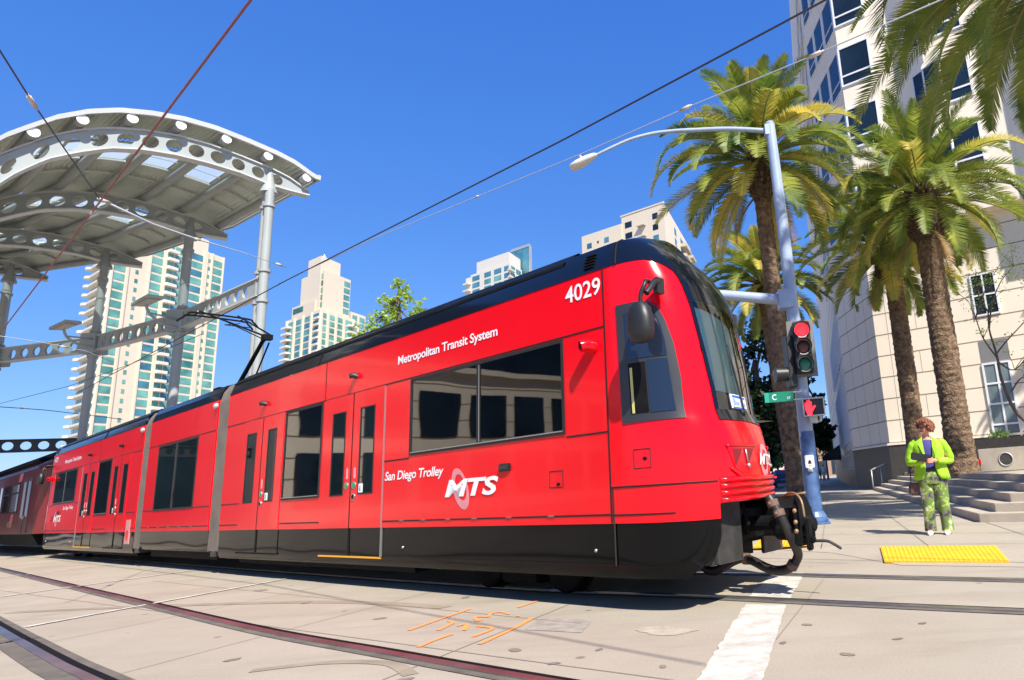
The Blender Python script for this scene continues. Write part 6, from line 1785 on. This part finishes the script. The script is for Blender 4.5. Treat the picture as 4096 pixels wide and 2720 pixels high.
# face turned to the left of the picture
mb = MB(); fz = 1.605
def fp(a, z, r): return Vector((-.012 + r * math.cos(a), -.012 + r * math.sin(a), z))
FA = R_(214)
mb.tube([fp(FA, fz + .022, .076), fp(FA, fz - .008, .098), fp(FA, fz - .02, .084)], [.008, .014, .010], 8)
mb.sphere(fp(FA, fz - .060, .066), .030, 10, 6, 1, 1, .8)
for q in (-1, 1): mb.sphere(fp(FA + q * 1.45, fz, .078), .022, 8, 6, .5, .7, 1.2)
mb.build('face', skin_m, wp, smooth=True)
mb = MB(); rows = [[fp(FA + a, fz - .042 + dz, .083) for a in lin(-.32, .32, 6)] for dz in (-.006, .006)]; mb.grid(rows); mb.build('mouth', mat('lips', (.45, .08, .08), .5), wp, fix=False)
mb = MB()
for q in (-1, 1):
    c = fp(FA + q * .42, fz + .018, .086); mb.sphere(c, .026, 10, 6, 1, 1, .75)
mb.tube([fp(FA - .1, fz + .024, .094), fp(FA + .1, fz + .024, .094)], .005, 5)
for q in (-1, 1): mb.tube([fp(FA + q * .65, fz + .022, .088), fp(FA + q * 1.4, fz + .018, .088)], .004, 5)
mb.build('sunglasses', 'blackplastic', wp, smooth=True)
rg = random.Random(4); mb = MB()
for i in range(620):
    a = rg.uniform(0, 2 * math.pi); el = rg.uniform(-.55, 1.5)
    da = (a - FA + math.pi) % (2 * math.pi) - math.pi
    if abs(da) < 1.0 and el < .62: continue
    if abs(da) < 1.35 and el < .15: continue
    r = .120 + rg.uniform(-.010, .026)
    c = Vector((-.008 + r * math.cos(el) * math.cos(a), .002 + r * math.cos(el) * math.sin(a), 1.628 + .92 * r * math.sin(el)))
    mb.sphere(c, rg.uniform(.014, .026), 6, 4)
mb.build('hair', mat('auburn_hair', (.20, .055, .025), .55, noise_=(40, .6, (.38, .13, .06)), bump=(60, .8, .02)), wp, smooth=True)
# lime jacket
lime = mat('lime_cloth', (.30, .60, .018), .75, bump=(9, .35, .03))
mb = MB(); rows = []
for z, rx, ry, ga in ((.83, .275, .175, .50), (.90, .262, .168, .36), (1.0, .240, .155, .30), (1.08, .226, .148, .32), (1.18, .226, .150, .36), (1.28, .234, .152, .40), (1.36, .226, .140, .46), (1.41, .190, .115, .56), (1.445, .125, .09, .70), (1.475, .085, .075, .80)):
    rows.append([(rx * math.cos(a) * (1 + .02 * math.sin(7 * a + z * 20)), ry * math.sin(a) + .005, z + (.012 * math.sin(3 * a) if z < .85 else 0)) for a in lin(-math.pi / 2 + ga, 3 * math.pi / 2 - ga, 34)])
mb.grid(rows)
jk = mb.build('jacket', lime, wp, fix=False, smooth=True)
jk.modifiers.new('thick', 'SOLIDIFY').thickness = .012
for s in (-1, 1):
    mb = MB(); mb.tube(catmull([(s * .165, .005, 1.40), (s * .225, .012, 1.35), (s * .285, .03, 1.22), (s * .305, .03, 1.10), (s * .27, -.04, 1.085), (s * .19, -.14, 1.085), (s * .105, -.205, 1.10)], 4), [.062 + (.009 if 2 < i < 12 else 0) - .0010 * i + .004 * math.sin(i * 2.1) for i in range(25)], 14)
    mb.build('sleeve', lime, jk, smooth=True, angle=.9)
mb = MB()
for s in (-1, 1):
    mb.add([(s * .075, -.075, 1.45), (s * .135, -.118, 1.36), (s * .085, -.165, 1.22), (s * .05, -.150, 1.14), (s * .065, -.125, 1.32)], [(0, 1, 2, 3, 4)])
lp = mb.build('lapel', lime, jk, fix=False); lp.modifiers.new('thick', 'SOLIDIFY').thickness = .012
mb = MB(); rows = []
for z, rx, ry in ((.93, .19, .12), (1.08, .185, .118), (1.2, .195, .125), (1.32, .19, .12), (1.39, .14, .095), (1.43, .085, .07)): rows.append([(rx * math.cos(a), ry * math.sin(a), z) for a in [2 * math.pi * k / 22 for k in range(22)]])
mb.grid(rows, True); mb.build('blue_top', mat('indigo_cloth', (.055, .05, .22), .8), wp, smooth=True)
mb = MB(); mb.lathe((0, 0, .93), [(.19, 0), (.20, .04), (.19, .08)], 20); o_ = mb.build('belt', 'blackplastic', wp, smooth=True); o_.scale = (1, .68, 1)
# floral trousers
fm = bpy.data.materials.new('floral_cloth'); fm.use_nodes = True; nt = fm.node_tree; bs = nt.nodes['Principled BSDF']; bs.inputs['Roughness'].default_value = .8
tc = nt.nodes.new('ShaderNodeTexCoord'); nz = nt.nodes.new('ShaderNodeTexNoise'); nz.inputs['Scale'].default_value = 5.0; nz.inputs['Detail'].default_value = 3; nz.inputs['Roughness'].default_value = .65
rp = nt.nodes.new('ShaderNodeValToRGB'); rp.color_ramp.interpolation = 'CONSTANT'
for p, c in ((.36, (.05, .055, .045)), (.43, (.17, .145, .13)), (.48, (.13, .22, .035)), (.55, (.30, .40, .08)), (.61, (.66, .60, .60))):
    e = rp.color_ramp.elements.new(p); e.color = (*c, 1)
rp.color_ramp.elements[0].color = (.07, .12, .03, 1)
nt.links.new(tc.outputs['Object'], nz.inputs['Vector']); nt.links.new(nz.outputs['Fac'], rp.inputs[0]); nt.links.new(rp.outputs[0], bs.inputs['Base Color'])
mb = MB()
mb.grid([[(rx * math.cos(a), ry * math.sin(a), z) for a in [2 * math.pi * k / 24 for k in range(24)]] for z, rx, ry in ((.76, .205, .135), (.85, .215, .145), (.95, .195, .128), (.98, .19, .12))], True)
for s in (-1, 1):
    mb.tube([(s * .098, 0, .86), (s * .10, -.002, .72), (s * .105, -.010, .55), (s * .108, -.012, .46), (s * .116, .0, .30), (s * .122, .012, .16), (s * .124, .012, .055)], [.115, .112, .098, .090, .086, .086, .090], 18)
mb.build('trousers', fm, wp, smooth=True, angle=.9)
for s in (-1, 1):
    mb = MB(); rows = []
    for y, w, h in ((.075, .03, .05), (.05, .042, .075), (-.02, .045, .085), (-.09, .046, .065), (-.14, .040, .045), (-.165, .02, .03)):
        rows.append([(s * .122 - .012 - .03 * (.075 - y) + w * math.cos(a), y, .002 + max(0, h * (.5 + .5 * math.sin(a)))) for a in [2 * math.pi * k / 14 for k in range(14)]])
    mb.grid(rows, True); mb.poly(rows[0]); mb.poly(rows[-1]); mb.build('shoe', 'white', wp, smooth=True)
wm = Matrix.Translation((3.75, 10.71, SWZ)) @ Matrix.Rotation(R_(-18.7), 4, 'Z')
mb = MB(); mb.obox((-.12, -.265, 1.165), (.145, .01, -.035), (0, .018, .004), (.012, 0, .055)); cb = mb.build('clutch', 'blackplastic', None, bevel=.012, M=wm); tag(cb, 'black clutch bag held in front of the blue top by the person in lime', 'clutch bag')
bg = empty('handbag', wm @ Vector((-.265, .03, .70)), R_(-18.7), 'brown handbag hanging below the left edge of the lime jacket', 'handbag')
mb = MB(); mb.box((-.10, -.05, -.10), (.09, .05, .09)); mb.build('bag_body', mat('brown_leather', (.10, .045, .035), .5), bg, bevel=.025)
mb = MB(); mb.tube(catmull([(-.06, 0, .08), (-.03, 0, .30), (.06, .02, .60), (.07, .02, .68)], 4), .008, 6); mb.build('strap', 'blackplastic', bg, smooth=True)
# far pedestrians: simple standing figures
def walker(loc, rz, label, shirt, pants, hgt=1.7):
    r = empty('person', loc, rz, label, 'person', 'far pedestrians on the pavement'); r.scale = (hgt / 1.7,) * 3
    global V, E
    V, E = [], []
    chain([((0, 0, .92), (.14, .10))]); c = chain([((0, 0, 1.15), (.14, .10)), ((0, 0, 1.38), (.12, .08))], 0)
    chain([((0, 0, 1.47), .05), ((0, -.01, 1.57), .085), ((0, 0, 1.66), .075)], c)
    for s in (-1, 1):
        chain([((s * .09, -.04 * s, .84), .09), ((s * .1, -.12 * s, .48), .062), ((s * .1, -.05 * s, .09), .04), ((s * .1, -.05 * s - .12, .03), .03)], 0)
        chain([((s * .19, 0, 1.36), .055), ((s * .24, .06 * s, 1.1), .04), ((s * .24, -.06, .86), .03)], c)
    skinbody('body', V, E, skin_m, r, 1)
    mb = MB(); mb.lathe((0, 0, .9), [(.18, 0), (.17, .2), (.19, .42), (.13, .53), (.07, .56)], 14); o = mb.build('shirt', shirt, r, smooth=True); o.scale = (1, .7, 1)
    mb = MB()
    for s in (-1, 1): mb.tube([(s * .09, -.04 * s, .95), (s * .1, -.12 * s, .48), (s * .1, -.05 * s, .06)], [.12, .085, .065], 12)
    mb.build('trousers', pants, r, smooth=True)
    mb = MB(); mb.sphere((0, .01, 1.63), .10, 10, 6, 1, 1, .9); mb.build('hair', 'rust', r, smooth=True)
walker(polar(10.98, 74, SWZ), 2.6, 'far pedestrian in a pale top standing nearest the building corner', mat('pale_cloth', (.70, .66, .66), .8), mat('tan_cloth', (.45, .38, .30), .8))
walker(polar(10.62, 76, SWZ), 3.4, 'far pedestrian in blue grey beside the pole edge', mat('bluegrey_cloth', (.30, .33, .42), .8), mat('dark_cloth', (.06, .06, .07), .8), 1.62)
rp_ = empty('marker_post', (6.55, 18.6, .8), 0, 'red post with a white top glimpsed behind the lime jacket', 'post')
mb = MB(); mb.lathe((0, 0, 0), [(.10, 0), (.085, .05), (.075, .42)], 12); mb.build('post', 'red', rp_, smooth=True, angle=.7)
mb = MB(); mb.lathe((0, 0, .42), [(.075, 0), (.07, .10), (.03, .13)], 12); mb.build('cap', 'white', rp_, smooth=True, angle=.7)
